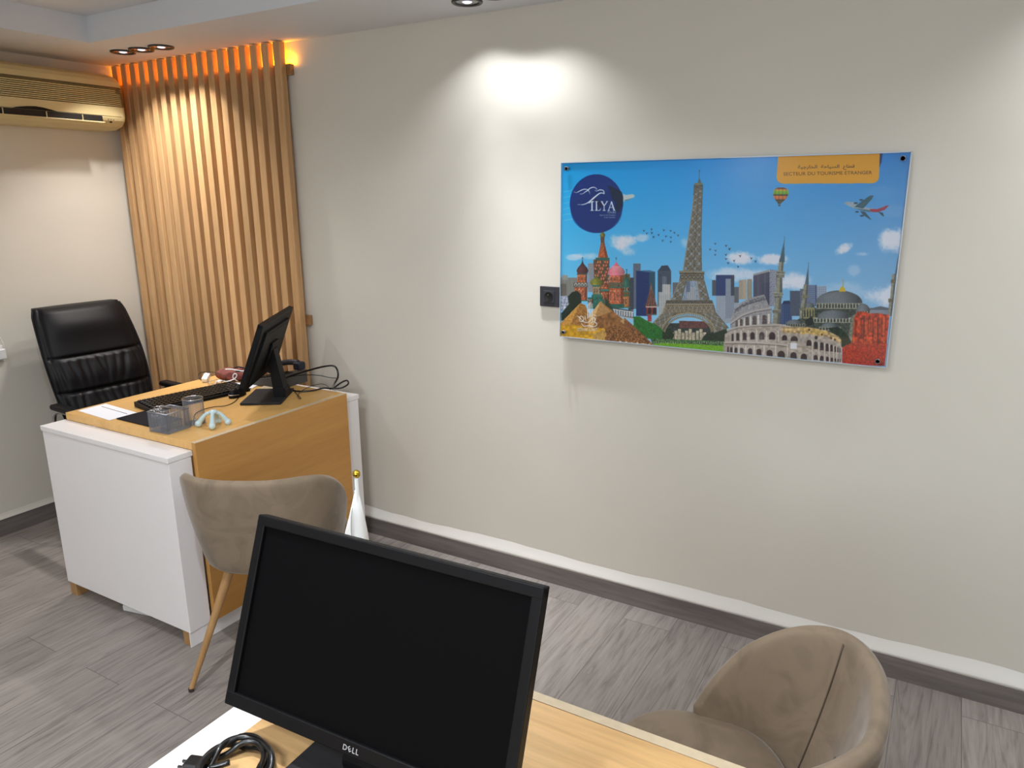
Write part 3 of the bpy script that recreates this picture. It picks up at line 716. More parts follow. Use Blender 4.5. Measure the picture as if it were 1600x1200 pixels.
# desk phone
t = thing('desk_phone', 'charcoal desk telephone with handset behind the far monitor', 'telephone', (-2.65, 2.368, ZD), -PI / 2 + .03)
b = MB(); b.prism([(-.095, .0005), (.095, .0005), (.095, .060), (-.095, .024)], -.085, .085, 0); b.build('body', PHONEG, t)
b = MB()
for i in range(4):
    for j in range(5): b.box((-.012 + i * .021, -.075 + j * .022, .0285 + j * .0042), (.004 + i * .021, -.061 + j * .022, .0345 + j * .0042), .001, 1)
b.build('keypad', BLACK, t)
b = MB(); b.box((-.01, .045, .052), (.075, .085, .0615), .002); b.build('display', BLACKG, t)
b = MB(); b.tube(smoothpath([(-.055, -.085, .052), (-.055, -.04, .078), (-.055, .02, .092), (-.055, .075, .094)], 6), .0135, 12)
b.box((-.078, -.112, .026), (-.032, -.068, .060), .010, 3); b.box((-.078, .058, .062), (-.032, .102, .100), .010, 3)
b.build('handset', NAVYP, t)

def cable(name, pts, r, label, cat='cable', m=CABLE, n=6, group=None):
    P = []
    for q in pts:
        px, py, ax, v = q; P.append(on_plane(px, py, 'xyz'.index(ax), v))
    return tag(MB().tube(smoothpath(P, n), r, 8).build(name, m), label, cat, group)
zt = ZD + .0035
cable('monitor_cable', [(433, 598, 'y', 2.30), (448, 590, 'y', 2.31), (465, 584, 'y', 2.33), (500, 574, 'y', 2.37), (520, 571.5, 'y', 2.39), (527, 578, 'y', 2.40), (528, 589, 'y', 2.40), (523, 599, 'y', 2.41), (519, 607, 'z', ZD - .026)], .0042, 'thick black cable arching up above the right end of the far desk')
cable('power_cable', [(436, 603, 'z', zt + .01), (452, 609, 'z', zt), (470, 611.5, 'z', zt), (490, 610, 'z', zt), (505, 606.5, 'z', zt), (520, 607, 'z', zt + .004), (534, 606, 'y', 2.42), (544, 600, 'y', 2.43), (542, 594.5, 'y', 2.43), (533, 598, 'y', 2.43), (521, 607, 'y', 2.43)], .0038, 'thick black cable lying along the far desk and ending in a loop')
cable('thin_cable', [(432, 602, 'y', 2.30), (450, 590, 'y', 2.32), (475, 586, 'y', 2.33), (498, 586.5, 'y', 2.36), (515, 590, 'y', 2.38), (527, 591, 'y', 2.40)], .0018, 'thin black wire running from the far monitor to the arching cable')
cable('thin_cable', [(516, 609, 'z', zt), (510, 602, 'y', 2.41), (500, 600, 'y', 2.40), (486, 603.5, 'y', 2.38), (474, 609, 'z', zt + .002), (466, 616, 'z', zt), (470, 622, 'z', zt), (467.5, 622.5, 'z', zt), (464, 616, 'z', zt), (459, 610, 'z', zt)], .0015, 'thin black wire with a small loop hanging on the far desk')
cable('mouse_cable', [(392, 607, 'z', ZD + .002), (376, 618, 'z', ZD + .002), (366, 628, 'z', ZD + .002), (352, 634, 'z', ZD + .002), (335, 635.5, 'z', ZD + .002), (317, 640, 'z', ZD + .002), (304, 648, 'z', ZD + .002), (303, 664, 'z', ZD + .002)], .0016, 'thin dark mouse cable curving across the far desk top')

# clutter at the back left of the far desk
pc = on_plane(352, 592, 2, ZD + .02)
def pouch(u, v):
    a = 2 * PI * u; ph = -PI / 2 + PI * v; rr = abs(math.cos(ph)) ** .5; zz = math.sin(ph)
    k = 1 + .10 * math.sin(3 * a + 1) + .06 * math.sin(7 * a)
    return Vector((.115 * rr * math.cos(a) * k, .055 * rr * math.sin(a) * k, .026 + .0245 * zz * (1 + .15 * math.sin(5 * a + 2))))
o = MB().grid(pouch, 60, 24, closeu=True).build('fabric_pouch', RED, doubles=True); o.location = (-2.885, 2.325, ZD); o.rotation_euler = (0, 0, math.radians(15)); tag(o, 'dusty red fabric pouch among cables at the back of the far desk', 'pouch')
p = on_plane(322, 590, 2, ZD + .02)
o = MB().box((-.014, -.022, -.011), (.014, .022, .011), .003).build('power_adapter', WPLAS); o.location = (p[0], p[1], ZD + .020); o.rotation_euler = (.5, .1, .5); tag(o, 'small white adapter on the left edge of the cable pile', 'adapter')
cable('headphone_cable', [(321, 596, 'z', zt), (312, 592, 'z', zt), (311, 584, 'z', zt + .02), (322, 581, 'z', zt + .045), (340, 583, 'z', zt + .05), (352, 590, 'z', zt + .05), (346, 597, 'z', zt + .02)], .0016, 'dark thin cable looping over the white adapter')
g = 'white cables in the pile on the far desk'
cable('charging_cable', [(336, 600, 'z', zt), (342, 594, 'z', zt + .01), (354, 596, 'z', zt + .01), (366, 592, 'z', zt + .02), (370, 586, 'z', zt + .045), (366, 584, 'z', zt + .05), (364, 590, 'z', zt + .03), (372, 596, 'z', zt)], .0026, 'white cable with a curl, right in front of the red pouch', m=WPLAS, group=g)
cable('charging_cable', [(352, 577, 'z', zt + .058), (362, 577, 'z', zt + .058), (372, 579, 'z', zt + .055), (384, 580, 'z', zt + .05)], .0032, 'white cable lying over the top of the red pouch', m=WPLAS, group=g)
cable('charging_cable', [(325, 600, 'z', zt), (331, 594, 'z', zt + .01), (338, 598, 'z', zt), (333, 601, 'z', zt + .006), (327, 597, 'z', zt + .012), (340, 592, 'z', zt + .02)], .0022, 'beige tangled cable between the adapter and the keyboard', m=EDGEB)
cable('patch_cable', [(365, 575, 'z', zt + .06), (374, 573.5, 'z', zt + .06), (386, 577, 'z', zt + .05), (378, 580, 'z', zt + .05), (368, 580, 'z', zt + .055)], .0030, 'grey cable curled on top of the pile by the slats', m=DARKG)
o = MB().ball((0, 0, .009), .010, (1.2, 1, .8)).build('plug_cap', WPLAS); p = on_plane(342, 596, 2, ZD + .01); o.location = (p[0], p[1] , ZD); tag(o, 'small round white plug at the near edge of the cable pile', 'plug')
# mouse and papers seen under the monitor
def mouse(u, v):
    a = 2 * PI * u; ph = PI / 2 * v; rr = math.cos(ph) ** .6
    return Vector((.031 * rr * math.cos(a), .056 * rr * math.sin(a), .001 + .036 * math.sin(ph) * (1 - .25 * math.sin(a))))
b = MB(); b.grid(mouse, 40, 14, closeu=True); o = b.build('computer_mouse', BLACK); p = on_plane(412, 611, 2, ZD + .02); o.location = (-2.635, 2.115, ZD); o.rotation_euler = (0, 0, .15); o.scale = (.8, .85, .85)
tag(o, 'black and silver computer mouse under the far monitor', 'mouse')
m_ = MB(); m_.tube([mouse(u, .22) * 1.012 for u in np.linspace(.55, .95, 16)], .003, 8).build('side_trim', CHROME, o)
sheet('paper_sheet', [(-2.83, 2.16), (-2.68, 2.235), (-2.72, 2.33), (-2.87, 2.25)], ZD, ZD + .003, PAPER, 'creased white paper behind the far monitor, under the cables', 'paper')
sheet('receipt', [(-2.64, 2.24), (-2.575, 2.265), (-2.60, 2.31), (-2.66, 2.29)], ZD + .0, ZD + .006, EDGEB, 'small beige paper slip seen through the far monitor stand', 'paper')

# ------------------------------------------------------------------ near desk things
Zn = .7755
t = thing('table_flag', 'furled white table flag on a white pole with brass ball', 'flag', (-.803, .862, Zn))
b = MB(); b.lathe([(0, .001), (.036, .001), (.036, .010), (.030, .014), (.009, .018), (.006, .03), (0, .03)], 32); b.build('base', WPLAS, t)
MB().cone((0, 0, .02), (0, 0, .397), .0041, .0038, 14).build('pole', WPLAS, t, smooth=True)
b = MB(); b.ball((0, 0, .4035), .0066); b.cone((0, 0, .392), (0, 0, .399), .0028, .0035, 12); b.build('finial', BRASS, t)
def clothf(u, v):
    a = 2 * PI * u; z = .372 - .23 * v
    rad = .0048 + .034 * v ** .85 * 1.45
    fold = 1 + .22 * math.sin(2 * a + 1.2 + v * 2.2) * min(1, v * 3) + .13 * math.sin(5 * a - v * 3) * min(1, v * 2)
    cx = -.0015 - .018 * v
    return Vector((cx + rad * fold * math.cos(a) * .82, .4 * rad * fold * math.sin(a) , z + .003 * math.sin(3 * a) * v))
b = MB(); b.grid(clothf, 64, 40, closeu=True); b.tube([clothf(u, .0) for u in np.linspace(0, 1, 25)[:-1]], .0012, 6, close=True)
cl = b.build('flag_cloth', CLOTH, t)
def edge(v):
    a = 3.9 + v * 1.6; return clothf(a / (2 * PI), v) + Vector((0, -.0012, 0))
MB().tube([edge(v) for v in np.linspace(.12, 1, 30)], .0011, 6).build('hem', CLOTH, cl)

# coil of black cable
t = thing('coiled_cable', 'coil of thick glossy black power cable on the foreground desk', 'cable', (-.843, .606, Zn), .3)
Rr = .047
for k in range(4):
    ph0 = 2 * PI * k / 4; N_ = 120; pts = []
    for i in range(N_):
        a = 2 * PI * i / N_; ph = ph0 + 1 * a + .9 * math.sin(a * 2 + k); rb = .0078 + .0012 * math.sin(3 * a + k)
        pts.append(((Rr + rb * math.cos(ph)) * math.cos(a), (Rr + rb * math.cos(ph)) * math.sin(a) * 1.08, .0148 + rb * math.sin(ph) * 1.1))
    MB().tube(pts, .0046, 10, close=True).build('strand', CABLE, t)
b = MB(); p = Vector(on_plane(306, 1196, 2, Zn + .012)) 
b.box((-.016, -.013, .001), (.016, .013, .021), .004, 3); b.tube(smoothpath([(.014, 0, .011), (.03, .002, .012), (.05, .01, .016)], 5), .0045, 8)
for q in (-.006, .006): b.box((-.026, q - .0015, .009), (-.014, q + .0015, .013))
o = b.build('power_plug', CABLE, t); o.parent = t
o.matrix_parent_inverse = Matrix.Identity(4); Tm = Matrix.Translation((-.843, .606, Zn)) @ Matrix.Rotation(.3, 4, 'Z')
o.matrix_local = Tm.inverted() @ Matrix.Translation((p.x, p.y, Zn)) @ Matrix.Rotation(.35, 4, 'Z')

# ------------------------------------------------------------------ sockets and small things
def socket_black():
    x0, z1 = on_plane(843.5, 447, 1, WY - .01)[[0, 2]]; z0 = on_plane(844, 478, 1, WY - .01)[2]
    t = thing('wall_socket', 'anthracite double wall socket partly behind the travel picture', 'socket', (x0, WY, z0))
    H_ = z1 - z0; Wd = .142
    MB().box((0, -.0105, 0), (Wd, -.0005, H_), .002, 2).build('frame', SOCK, t)
    for cx in (.041, .112):
        b = MB(); b.box((cx - .0235, -.0135, H_ / 2 - .0235), (cx + .0235, -.0108, H_ / 2 + .0235), .0015, 2); ins = b.build('insert', SOCK, t)
        b = MB(); b.lathe([(.0195, .0), (.0185, .0008), (.0175, .0003), (0, .0003)], 36, Matrix.Translation((cx, -.0136, H_ / 2)) @ Matrix.Rotation(PI / 2, 4, 'X')); b.build('recess', BLK, ins)
        MB().cone((cx, -.0139, H_ / 2 + .008), (cx, -.020, H_ / 2 + .008), .0024, .0020, 12).build('earth_pin', CHROME, ins)
socket_black()
t = thing('charger_plug', 'white charger plugged in at the left edge of the left wall', 'charger', (WX, 1.782, .872))
MB().box((.0005, -.045, -.012), (.010, .03, .064), .002).build('socket_plate', WPLAS, t)
MB().box((.0102, -.030, .002), (.045, .026, .052), .006, 3).build('plug_body', WPLAS, t)
MB().tube(smoothpath([(.038, .018, .045), (.040, .020, .075), (.030, .010, .12), (.022, -.02, .19)], 6), .0022, 8).build('cord', WPLAS, t)
p = on_plane(185, 958, 2, 0); q = on_plane(262, 975, 2, 0); d = Vector(q) - Vector(p); a = math.atan2(d.y, d.x)
o = MB().box((0, 0, .001), (.28, .055, .026), .003).build('power_strip', WPLAS); o.location = (p[0] + .0, p[1] + .02, 0); o.rotation_euler = (0, 0, a); tag(o, 'white power strip lying on the floor under the far desk', 'power strip')

# ------------------------------------------------------------------ the acrylic travel picture
S = 3; AX0, AY0, AX1, AY1 = 868, 228, 1432, 584
IW, IH = (AX1 - AX0) * S, (AY1 - AY0) * S
IMG = np.zeros((IH, IW, 3)); gx = AX0 + (np.arange(IW) + .5) / S; gy = AY0 + (np.arange(IH) + .5) / S
def vnoise(w_, h_, cell, seed):
    r = np.random.default_rng(seed); n = r.random((int(h_ / cell) + 3, int(w_ / cell) + 3))
    y = np.arange(h_) / cell; x = np.arange(w_) / cell; yi = y.astype(int); xi = x.astype(int); fy = (y - yi); fx = (x - xi)
    fy = (fy * fy * (3 - 2 * fy))[:, None]; fx = (fx * fx * (3 - 2 * fx))[None]
    return (n[yi][:, xi] * (1 - fx) + n[yi][:, xi + 1] * fx) * (1 - fy) + (n[yi + 1][:, xi] * (1 - fx) + n[yi + 1][:, xi + 1] * fx) * fy
N4 = vnoise(IW, IH, 4, 1); N10 = vnoise(IW, IH, 10, 2); N40 = vnoise(IW, IH, 44, 3); N2 = RNG.random((IH, IW)); N90 = vnoise(IW, IH, 100, 5)
FB = .45 * N90 + .3 * N40 + .17 * N10 + .08 * N4
def msk(pts):
    P = np.array(pts, float); x0, y0 = P.min(0); x1, y1 = P.max(0)
    i0 = max(0, int((x0 - AX0) * S) - 1); i1 = min(IW, int((x1 - AX0) * S) + 2); j0 = max(0, int((y0 - AY0) * S) - 1); j1 = min(IH, int((y1 - AY0) * S) + 2)
    if i1 <= i0 or j1 <= j0: return None
    X = gx[i0:i1][None]; Y = gy[j0:j1][:, None]; m = np.zeros((j1 - j0, i1 - i0), bool); n = len(P)
    for k in range(n):
        ax, ay = P[k]; bx, by = P[(k + 1) % n]
        if ay == by: continue
        c_ = (ay > Y) != (by > Y); m ^= c_ & (X < (bx - ax) * (Y - ay) / (by - ay) + ax)
    return m, slice(j0, j1), slice(i0, i1), X, Y
def poly(pts, col, tex=0, a=1.0, nz=None, fn=None):
    r = msk(pts)
    if r is None: return
    m, sj, si, X, Y = r; c_ = np.array(col, float)[None, None] * np.ones(m.shape + (1,))
    if tex: c_ = c_ * (1 + tex * ((nz if nz is not None else N4)[sj, si][..., None] * 2 - 1))
    if fn is not None: c_ = fn(c_, X, Y)
    V = IMG[sj, si]; V[m] = V[m] * (1 - a) + c_[m] * a
def line(pts, w_, col, a=1.0):
    for p, q in zip(pts, pts[1:]):
        dx, dy = q[0] - p[0], q[1] - p[1]; L_ = math.hypot(dx, dy) or 1; nx, ny = -dy / L_ * w_ / 2, dx / L_ * w_ / 2
        poly([(p[0] + nx, p[1] + ny), (q[0] + nx, q[1] + ny), (q[0] - nx, q[1] - ny), (p[0] - nx, p[1] - ny)], col, a=a)
def brush(pts, w0, w1, col, w2=None):
    P = smoothpath([(p[0], p[1], 0) for p in pts], 8); n = len(P) - 1
    L_, R_ = [], []
    for i, p in enumerate(P):
        t_ = (P[min(i + 1, n)] - P[max(i - 1, 0)]).normalized(); u = i / n
        ww = (w0 + (w1 - w0) * u * 2) if (w2 is not None and u < .5) else ((w1 + (w2 - w1) * (u * 2 - 1)) if w2 is not None else w0 + (w1 - w0) * u)
        L_.append((p.x - t_.y * ww / 2, p.y + t_.x * ww / 2)); R_.append((p.x + t_.y * ww / 2, p.y - t_.x * ww / 2))
    for i in range(n): poly([L_[i], L_[i + 1], R_[i + 1], R_[i]], col)
def ell(cx, cy, rx, ry, n=40, a0=0, a1=2 * PI): return [(cx + rx * math.cos(a), cy + ry * math.sin(a)) for a in np.linspace(a0, a1, n)]
def A(X, Y): return (840 + X / 5.3333, 220 + Y / 5.3333)
def B(X, Y): return (840 + X / 5.3333, 400 + Y / 5.3333)
def C_(X, Y): return (1130 + X / 5.3333, 220 + Y / 5.3333)
def D(X, Y): return (1130 + X / 5.3333, 400 + Y / 5.3333)
def PP(f, *p): return [f(*q) for q in p]
def rect(f, x0, y0, x1, y1): return PP(f, (x0, y0), (x1, y0), (x1, y1), (x0, y1))
# sky
GX, GY = np.meshgrid(gx, gy)
u = np.clip((GX - 880) / 540, 0, 1)[..., None]; v_ = np.clip((GY - 240) / 270, 0, 1)[..., None]
tl, tr, bl_, br_ = [np.array(q, float) for q in ((0, 158, 240), (52, 130, 196), (150, 205, 232), (150, 184, 208))]
ve = v_ ** .85
IMG[:] = (tl * (1 - u) + tr * u) * (1 - ve) + (bl_ * (1 - u) + br_ * u) * ve
tmid = np.exp(-((GX - 1130) / 120) ** 2 - ((GY - 250) / 60) ** 2)[..., None] * .25
IMG[:] = IMG * (1 - tmid) + np.array((96, 165, 225.)) * tmid
def cloud(cx, cy, rx, ry, k=1.0, col=(222, 226, 234), rot=0):
    X = (GX - cx) * math.cos(rot) + (GY - cy) * math.sin(rot); Y = -(GX - cx) * math.sin(rot) + (GY - cy) * math.cos(rot)
    d2 = (X / rx) ** 2 + (Y / ry) ** 2; m = np.clip((1.25 - d2 + (FB - .5) * 2.2) / 1.1, 0, 1) * k; m = (m * m * (3 - 2 * m))[..., None]
    IMG[:] = IMG * (1 - m) + np.array(col, float) * m
for q in ((972, 378, 24, 15), (985, 392, 16, 8, .8), (1003, 372, 14, 7, .6), (925, 400, 26, 6, .6), (1072, 378, 12, 9, .5), (1162, 402, 26, 12), (1205, 405, 28, 9, .9), (1150, 430, 60, 12, .7),
          (1240, 440, 30, 14, .9), (1320, 388, 16, 8, .9, (225, 228, 235), -.5), (1345, 397, 14, 4, .5), (1400, 380, 26, 22, .95), (1400, 460, 48, 20, .9), (1335, 422, 12, 9, .4), (1310, 455, 60, 14, .4), (895, 402, 18, 5, .6), (1380, 300, 40, 10, .15), (1395, 330, 40, 12, .2)): cloud(*q)
for k in range(6): line([(880, 300 + k * 9), (900, 296 + k * 9)], 1.5, (170, 220, 245), .35)
# distant buildings
def tower(f, x0, y0, x1, y1, col, nv=0, nh=0, dv=.8, dh=.85, tex=.06):
    poly(rect(f, x0, y0, x1, y1), col, tex)
    for i in range(nv):
        x = x0 + (x1 - x0) * (i + .5) / nv; line([f(x, y0 + 3), f(x, y1)], (x1 - x0) / nv / 5.333 * .45, np.array(col) * dv)
    for j in range(nh):
        y = y0 + (y1 - y0) * (j + .5) / nh; line([f(x0, y), f(x1, y)], (y1 - y0) / nh / 5.333 * .4, np.array(col) * dh, .8)
tower(B, 192, 180, 330, 340, (146, 146, 138), 12, 10); tower(B, 205, 158, 250, 200, (168, 168, 158), 4, 3); tower(B, 192, 230, 240, 340, (118, 112, 104), 3, 12)
tower(B, 420, 60, 465, 300, (158, 162, 166), 3, 14)
tower(B, 797, 62, 858, 440, (104, 116, 130), 5, 0); tower(B, 755, 180, 800, 450, (64, 74, 88), 3, 10)
tower(B, 822, 122, 935, 500, (18, 48, 98), 0, 22, dh=.8); tower(B, 930, 130, 980, 460, (44, 88, 108), 4, 20); poly(PP(B, (822, 122), (935, 118), (978, 132), (935, 136)), (70, 110, 140))
poly(PP(B, (998, 128), (1035, 80), (1085, 78), (1113, 125)), (52, 62, 76)); tower(B, 1000, 126, 1112, 420, (82, 94, 112), 9, 0, dv=.62); tower(B, 1040, 170, 1072, 420, (110, 122, 138), 2, 22)
tower(B, 1008, 300, 1110, 520, (190, 192, 190), 6, 20, dv=.85); tower(B, 1040, 236, 1108, 320, (204, 204, 200), 4, 8); tower(B, 1125, 220, 1190, 400, (112, 116, 118), 5, 14)
tower(B, 1235, 260, 1330, 400, (160, 168, 176), 6, 12); tower(B, 1235, 205, 1280, 270, (120, 130, 144), 3, 4)
tower(D, -60, 320, 130, 560, (168, 178, 190), 16, 18, dv=.86); tower(D, -92, 200, -50, 330, (84, 90, 98), 3, 12); tower(D, -60, 158, 90, 330, (30, 56, 104), 0, 14); tower(D, 20, 190, 92, 520, (150, 160, 172), 6, 22); tower(D, 64, 160, 92, 330, (60, 70, 84), 2, 0)
tower(D, 92, 258, 130, 390, (98, 104, 108), 3, 10); tower(D, 132, 200, 160, 360, (172, 160, 140), 3, 0); tower(D, 160, 195, 195, 360, (186, 176, 156), 3, 0); tower(D, 200, 192, 238, 360, (160, 150, 132), 3, 0)
poly(PP(D, (250, 150), (388, 112), (388, 420), (250, 400)), (50, 52, 70)); 
for i in range(12): line([D(254 + i * 11, 150 - i * 3), D(254 + i * 11, 400)], .8, (104, 106, 120))
poly(PP(D, (388, 112), (460, 125), (460, 420), (388, 420)), (70, 74, 92))
for i in range(7): line([D(391 + i * 11, 114 + i * 2), D(391 + i * 11, 420)], 1.0, (196, 200, 206))
poly(PP(D, (250, 150), (388, 112), (388, 130), (250, 165)), (150, 152, 150))
tower(D, 470, 398, 572, 570, (66, 86, 122), 6, 8); poly(PP(D, (490, 400), (505, 374), (550, 372), (572, 400)), (34, 48, 76))
tower(D, 556, 290, 645, 500, (86, 94, 110), 10, 0, dv=.7); tower(D, 640, 274, 700, 420, (108, 116, 130), 6, 0); tower(D, 700, 242, 774, 420, (112, 126, 150), 0, 10); tower(D, 768, 242, 778, 420, (62, 76, 104)); tower(D, 778, 250, 860, 400, (166, 178, 194), 5, 8)
tower(D, 1215, 432, 1385, 500, (112, 116, 124), 16, 0, dv=1.35); poly(PP(D, (1215, 440), (1310, 418), (1385, 436), (1385, 450), (1215, 450)), (92, 96, 104))
# onion-domed church
OR, ORD, GRN = (178, 98, 62), (120, 62, 44), (44, 96, 82)
def brick(f, x0, y0, x1, y1, base=OR, arches=3):
    poly(rect(f, x0, y0, x1, y1), base, .3)
    for i in range(arches):
        cx = x0 + (x1 - x0) * (i + .5) / arches; wd = (x1 - x0) / arches * .5
        poly(rect(f, cx - wd / 2, y0 + (y1 - y0) * .15, cx + wd / 2, y0 + (y1 - y0) * .8), (210, 150, 116), .3); poly(rect(f, cx - wd / 4, y0 + (y1 - y0) * .25, cx + wd / 4, y0 + (y1 - y0) * .75), (70, 40, 34))
    poly(rect(f, x1 - (x1 - x0) * .18, y0, x1, y1), np.array(base) * .55, .2, a=.7)
    line([f(x0 - 4, y0), f(x1 + 4, y0)], 1.6, GRN); line([f(x0 - 4, y1), f(x1 + 4, y1)], 1.6, (70, 110, 92))
def onion(f, cx, top, mid, bot, rw, col, stripes=0, c2=None, zig=False):
    prof = [(0, 0), (.04, .14), (.16, .26), (.42, .40), (.78, .56), (.98, .72), (1, .82), (.9, .93), (.7, 1)]
    pts = [(cx - p[0] * rw, top + p[1] * (bot - top)) for p in prof] + [(cx + p[0] * rw, top + p[1] * (bot - top)) for p in prof[::-1]]
    poly(PP(f, *pts), col, .12, fn=lambda c_, X, Y: c_ * np.clip(1.22 - .5 * np.abs((X - f(cx - rw * .3, 0)[0]) / (rw / 5.333)), .5, 1.3)[..., None])
    if stripes:
        for k in range(stripes):
            u0 = -1 + 2 * (k + .5) / stripes
            line([f(cx + u0 * p[0] * rw, top + p[1] * (bot - top)) for p in prof], .9, c2, .7)
    if zig:
        for j in range(6):
            y = top + (bot - top) * (.42 + .095 * j); hw = rw * min(1, .5 + .13 * j); n = 9
            line([f(cx - hw + 2 * hw * i / (2 * n), y + (5 if i % 2 else -3)) for i in range(2 * n + 1)], .8, c2, .8)
    line([f(cx, top + 4), f(cx, top - 22)], .8, (70, 70, 74)); line([f(cx - 7, top - 16), f(cx + 7, top - 16)], .7, (70, 70, 74))
tower(B, 705, 150, 770, 420, (120, 96, 60), 3, 8); onion(B, 742, 130, 0, 265, 34, (60, 110, 92), 5, (30, 70, 60)); brick(B, 700, 255, 770, 300, (60, 104, 90), 2); brick(B, 705, 330, 770, 430, (160, 110, 60), 3)
brick(B, 480, 90, 596, 200, (134, 80, 56), 6); brick(B, 505, 200, 596, 280, (170, 92, 52), 4); brick(B, 520, 290, 596, 400, (150, 84, 54), 3)
poly(PP(A, (465, 990), (500, 985), (600, 990), (588, 1200), (470, 1200)), (104, 66, 50), .5); 
for j in range(7):
    for i in range(6):
        poly(ell(*A(482 + i * 20 + (j % 2) * 9, 1010 + j * 28), 1.3, 2.0, 10), (196, 130, 96) if (i + j) % 3 else (52, 84, 70))
poly(PP(A, (528, 845), (556, 845), (590, 985), (500, 985)), (186, 94, 56), .25)
poly(PP(A, (556, 845), (590, 985), (566, 985), (545, 845)), (134, 64, 42), .2)
for k in range(5): line([A(532 + k * 5, 850), A(504 + k * 20, 985)], .5, (90, 90, 60))
poly(PP(A, (485, 975), (598, 975), (600, 996), (480, 996)), (50, 96, 84)); poly(PP(A, (524, 800), (558, 800), (556, 848), (527, 848)), (96, 72, 54), .3)
onion(A, 541, 740, 0, 800, 22, (110, 108, 52)); 
brick(B, 330, 150, 412, 225, OR, 3); brick(B, 305, 255, 415, 372, (168, 92, 64), 4); poly(rect(B, 300, 222, 418, 258), (90, 86, 80), .3)
for i in range(4): poly(ell(*B(318 + i * 27, 240), 2.2, 3, 14), (190, 186, 176)); poly(ell(*B(318 + i * 27, 243), 1.1, 2, 12), (60, 70, 70))
onion(B, 374, 30, 0, 148, 48, (98, 58, 58), 7, (58, 40, 46)); 
brick(B, 600, 160, 708, 225, OR, 4); poly(rect(B, 596, 222, 712, 262), (98, 92, 74), .3); brick(B, 596, 262, 712, 410, (176, 96, 64), 4); poly(rect(B, 588, 400, 722, 436), (40, 92, 78), .15)
onion(B, 655, 32, 0, 165, 72, (206, 104, 118), 0, (240, 190, 190), True)
brick(B, 458, 248, 528, 330, (120, 130, 104), 3); onion(B, 491, 152, 0, 242, 54, (132, 132, 58), 7, (92, 96, 40))
poly(PP(B, (440, 380), (455, 320), (530, 320), (560, 380), (560, 440), (420, 440)), (48, 98, 84), .3); brick(B, 420, 350, 460, 430, (70, 100, 88), 2)
for i in range(8): poly(rect(B, 625 + i * 22, 440 + i * 1.5, 640 + i * 22, 470 + i * 1.5), (200, 200, 200)); 
poly(PP(B, (600, 425), (800, 455), (800, 520), (600, 480)), (74, 78, 80), .3)
for i in range(9): poly(rect(B, 612 + i * 21, 445 + i * 3, 626 + i * 21, 485 + i * 3), (196, 198, 200), .1)
line([B(600, 440), B(800, 468)], 1.2, (216, 216, 214)); line([B(600, 492), B(800, 522)], 2, (180, 180, 182))
poly(PP(B, (196, 335), (240, 330), (262, 380), (262, 440), (196, 460)), (168, 172, 184), .4)
poly(PP(B, (262, 400), (250, 340), (290, 300), (330, 290), (362, 320), (365, 400), (300, 500), (200, 540), (196, 480)), (22, 36, 24), .6)
poly(PP(B, (565, 345), (610, 410), (640, 470), (560, 420)), (38, 60, 44), .4)
# spired gate tower
poly(PP(B, (945, 205), (952, 260), (990, 400), (1000, 425), (892, 425), (915, 370), (938, 260)), (92, 62, 56), .4)
for k in range(5): line([B(945, 240), B(902 + k * 22, 420)], .6, (150, 110, 84), .8)
poly(rect(B, 905, 425, 992, 490), (128, 52, 54), .25)
for cx in (933, 974): poly(PP(B, (cx - 14, 482), (cx - 14, 440), (cx, 424), (cx + 14, 440), (cx + 14, 482)), (34, 24, 26))
line([B(902, 424), B(996, 424)], 1.5, (210, 190, 180)); line([B(905, 488), B(992, 488)], 1.4, (60, 100, 90)); poly(rect(B, 918, 490, 950, 545), (150, 60, 62), .2)
# park under the lattice tower
poly(PP(B, (960, 560), (1560, 560), (1600, 700), (1600, 760), (960, 745)), (44, 52, 48), .4)
poly(PP(B, (1180, 540), (1400, 545), (1420, 600), (1180, 600)), (92, 60, 56), .3)
for k in range(10): poly(rect(B, 1110 + k * 30, 636 - (k % 3) * 14, 1134 + k * 30, 700), (196, 186, 162), .25)
for k in range(26): line([B(1112 + k * 11, 640), B(1112 + k * 11, 696)], .7, (130, 120, 104))
poly(PP(B, (1040, 640), (1065, 600), (1110, 610), (1140, 660), (1120, 700), (1040, 700)), (24, 44, 24), .6)
poly(PP(B, (1370, 690), (1400, 650), (1470, 640), (1520, 610), (1580, 620), (1590, 730), (1380, 725)), (24, 42, 26), .6)
poly(PP(B, (940, 690), (1040, 690), (1560, 712), (1560, 745), (960, 735)), (70, 100, 60), .5)
poly(PP(B, (930, 738), (1040, 722), (1560, 748), (1560, 806), (960, 800)), (112, 158, 44), .12)
for k in range(60):
    x = 960 + k * 10 + 5 * math.sin(k * 3.3); line([B(x, 715 + 4 * math.sin(k)), B(x, 728 + 4 * math.sin(k * 2))], .8, (200, 200, 190) if k % 2 else (40, 50, 46), .8)
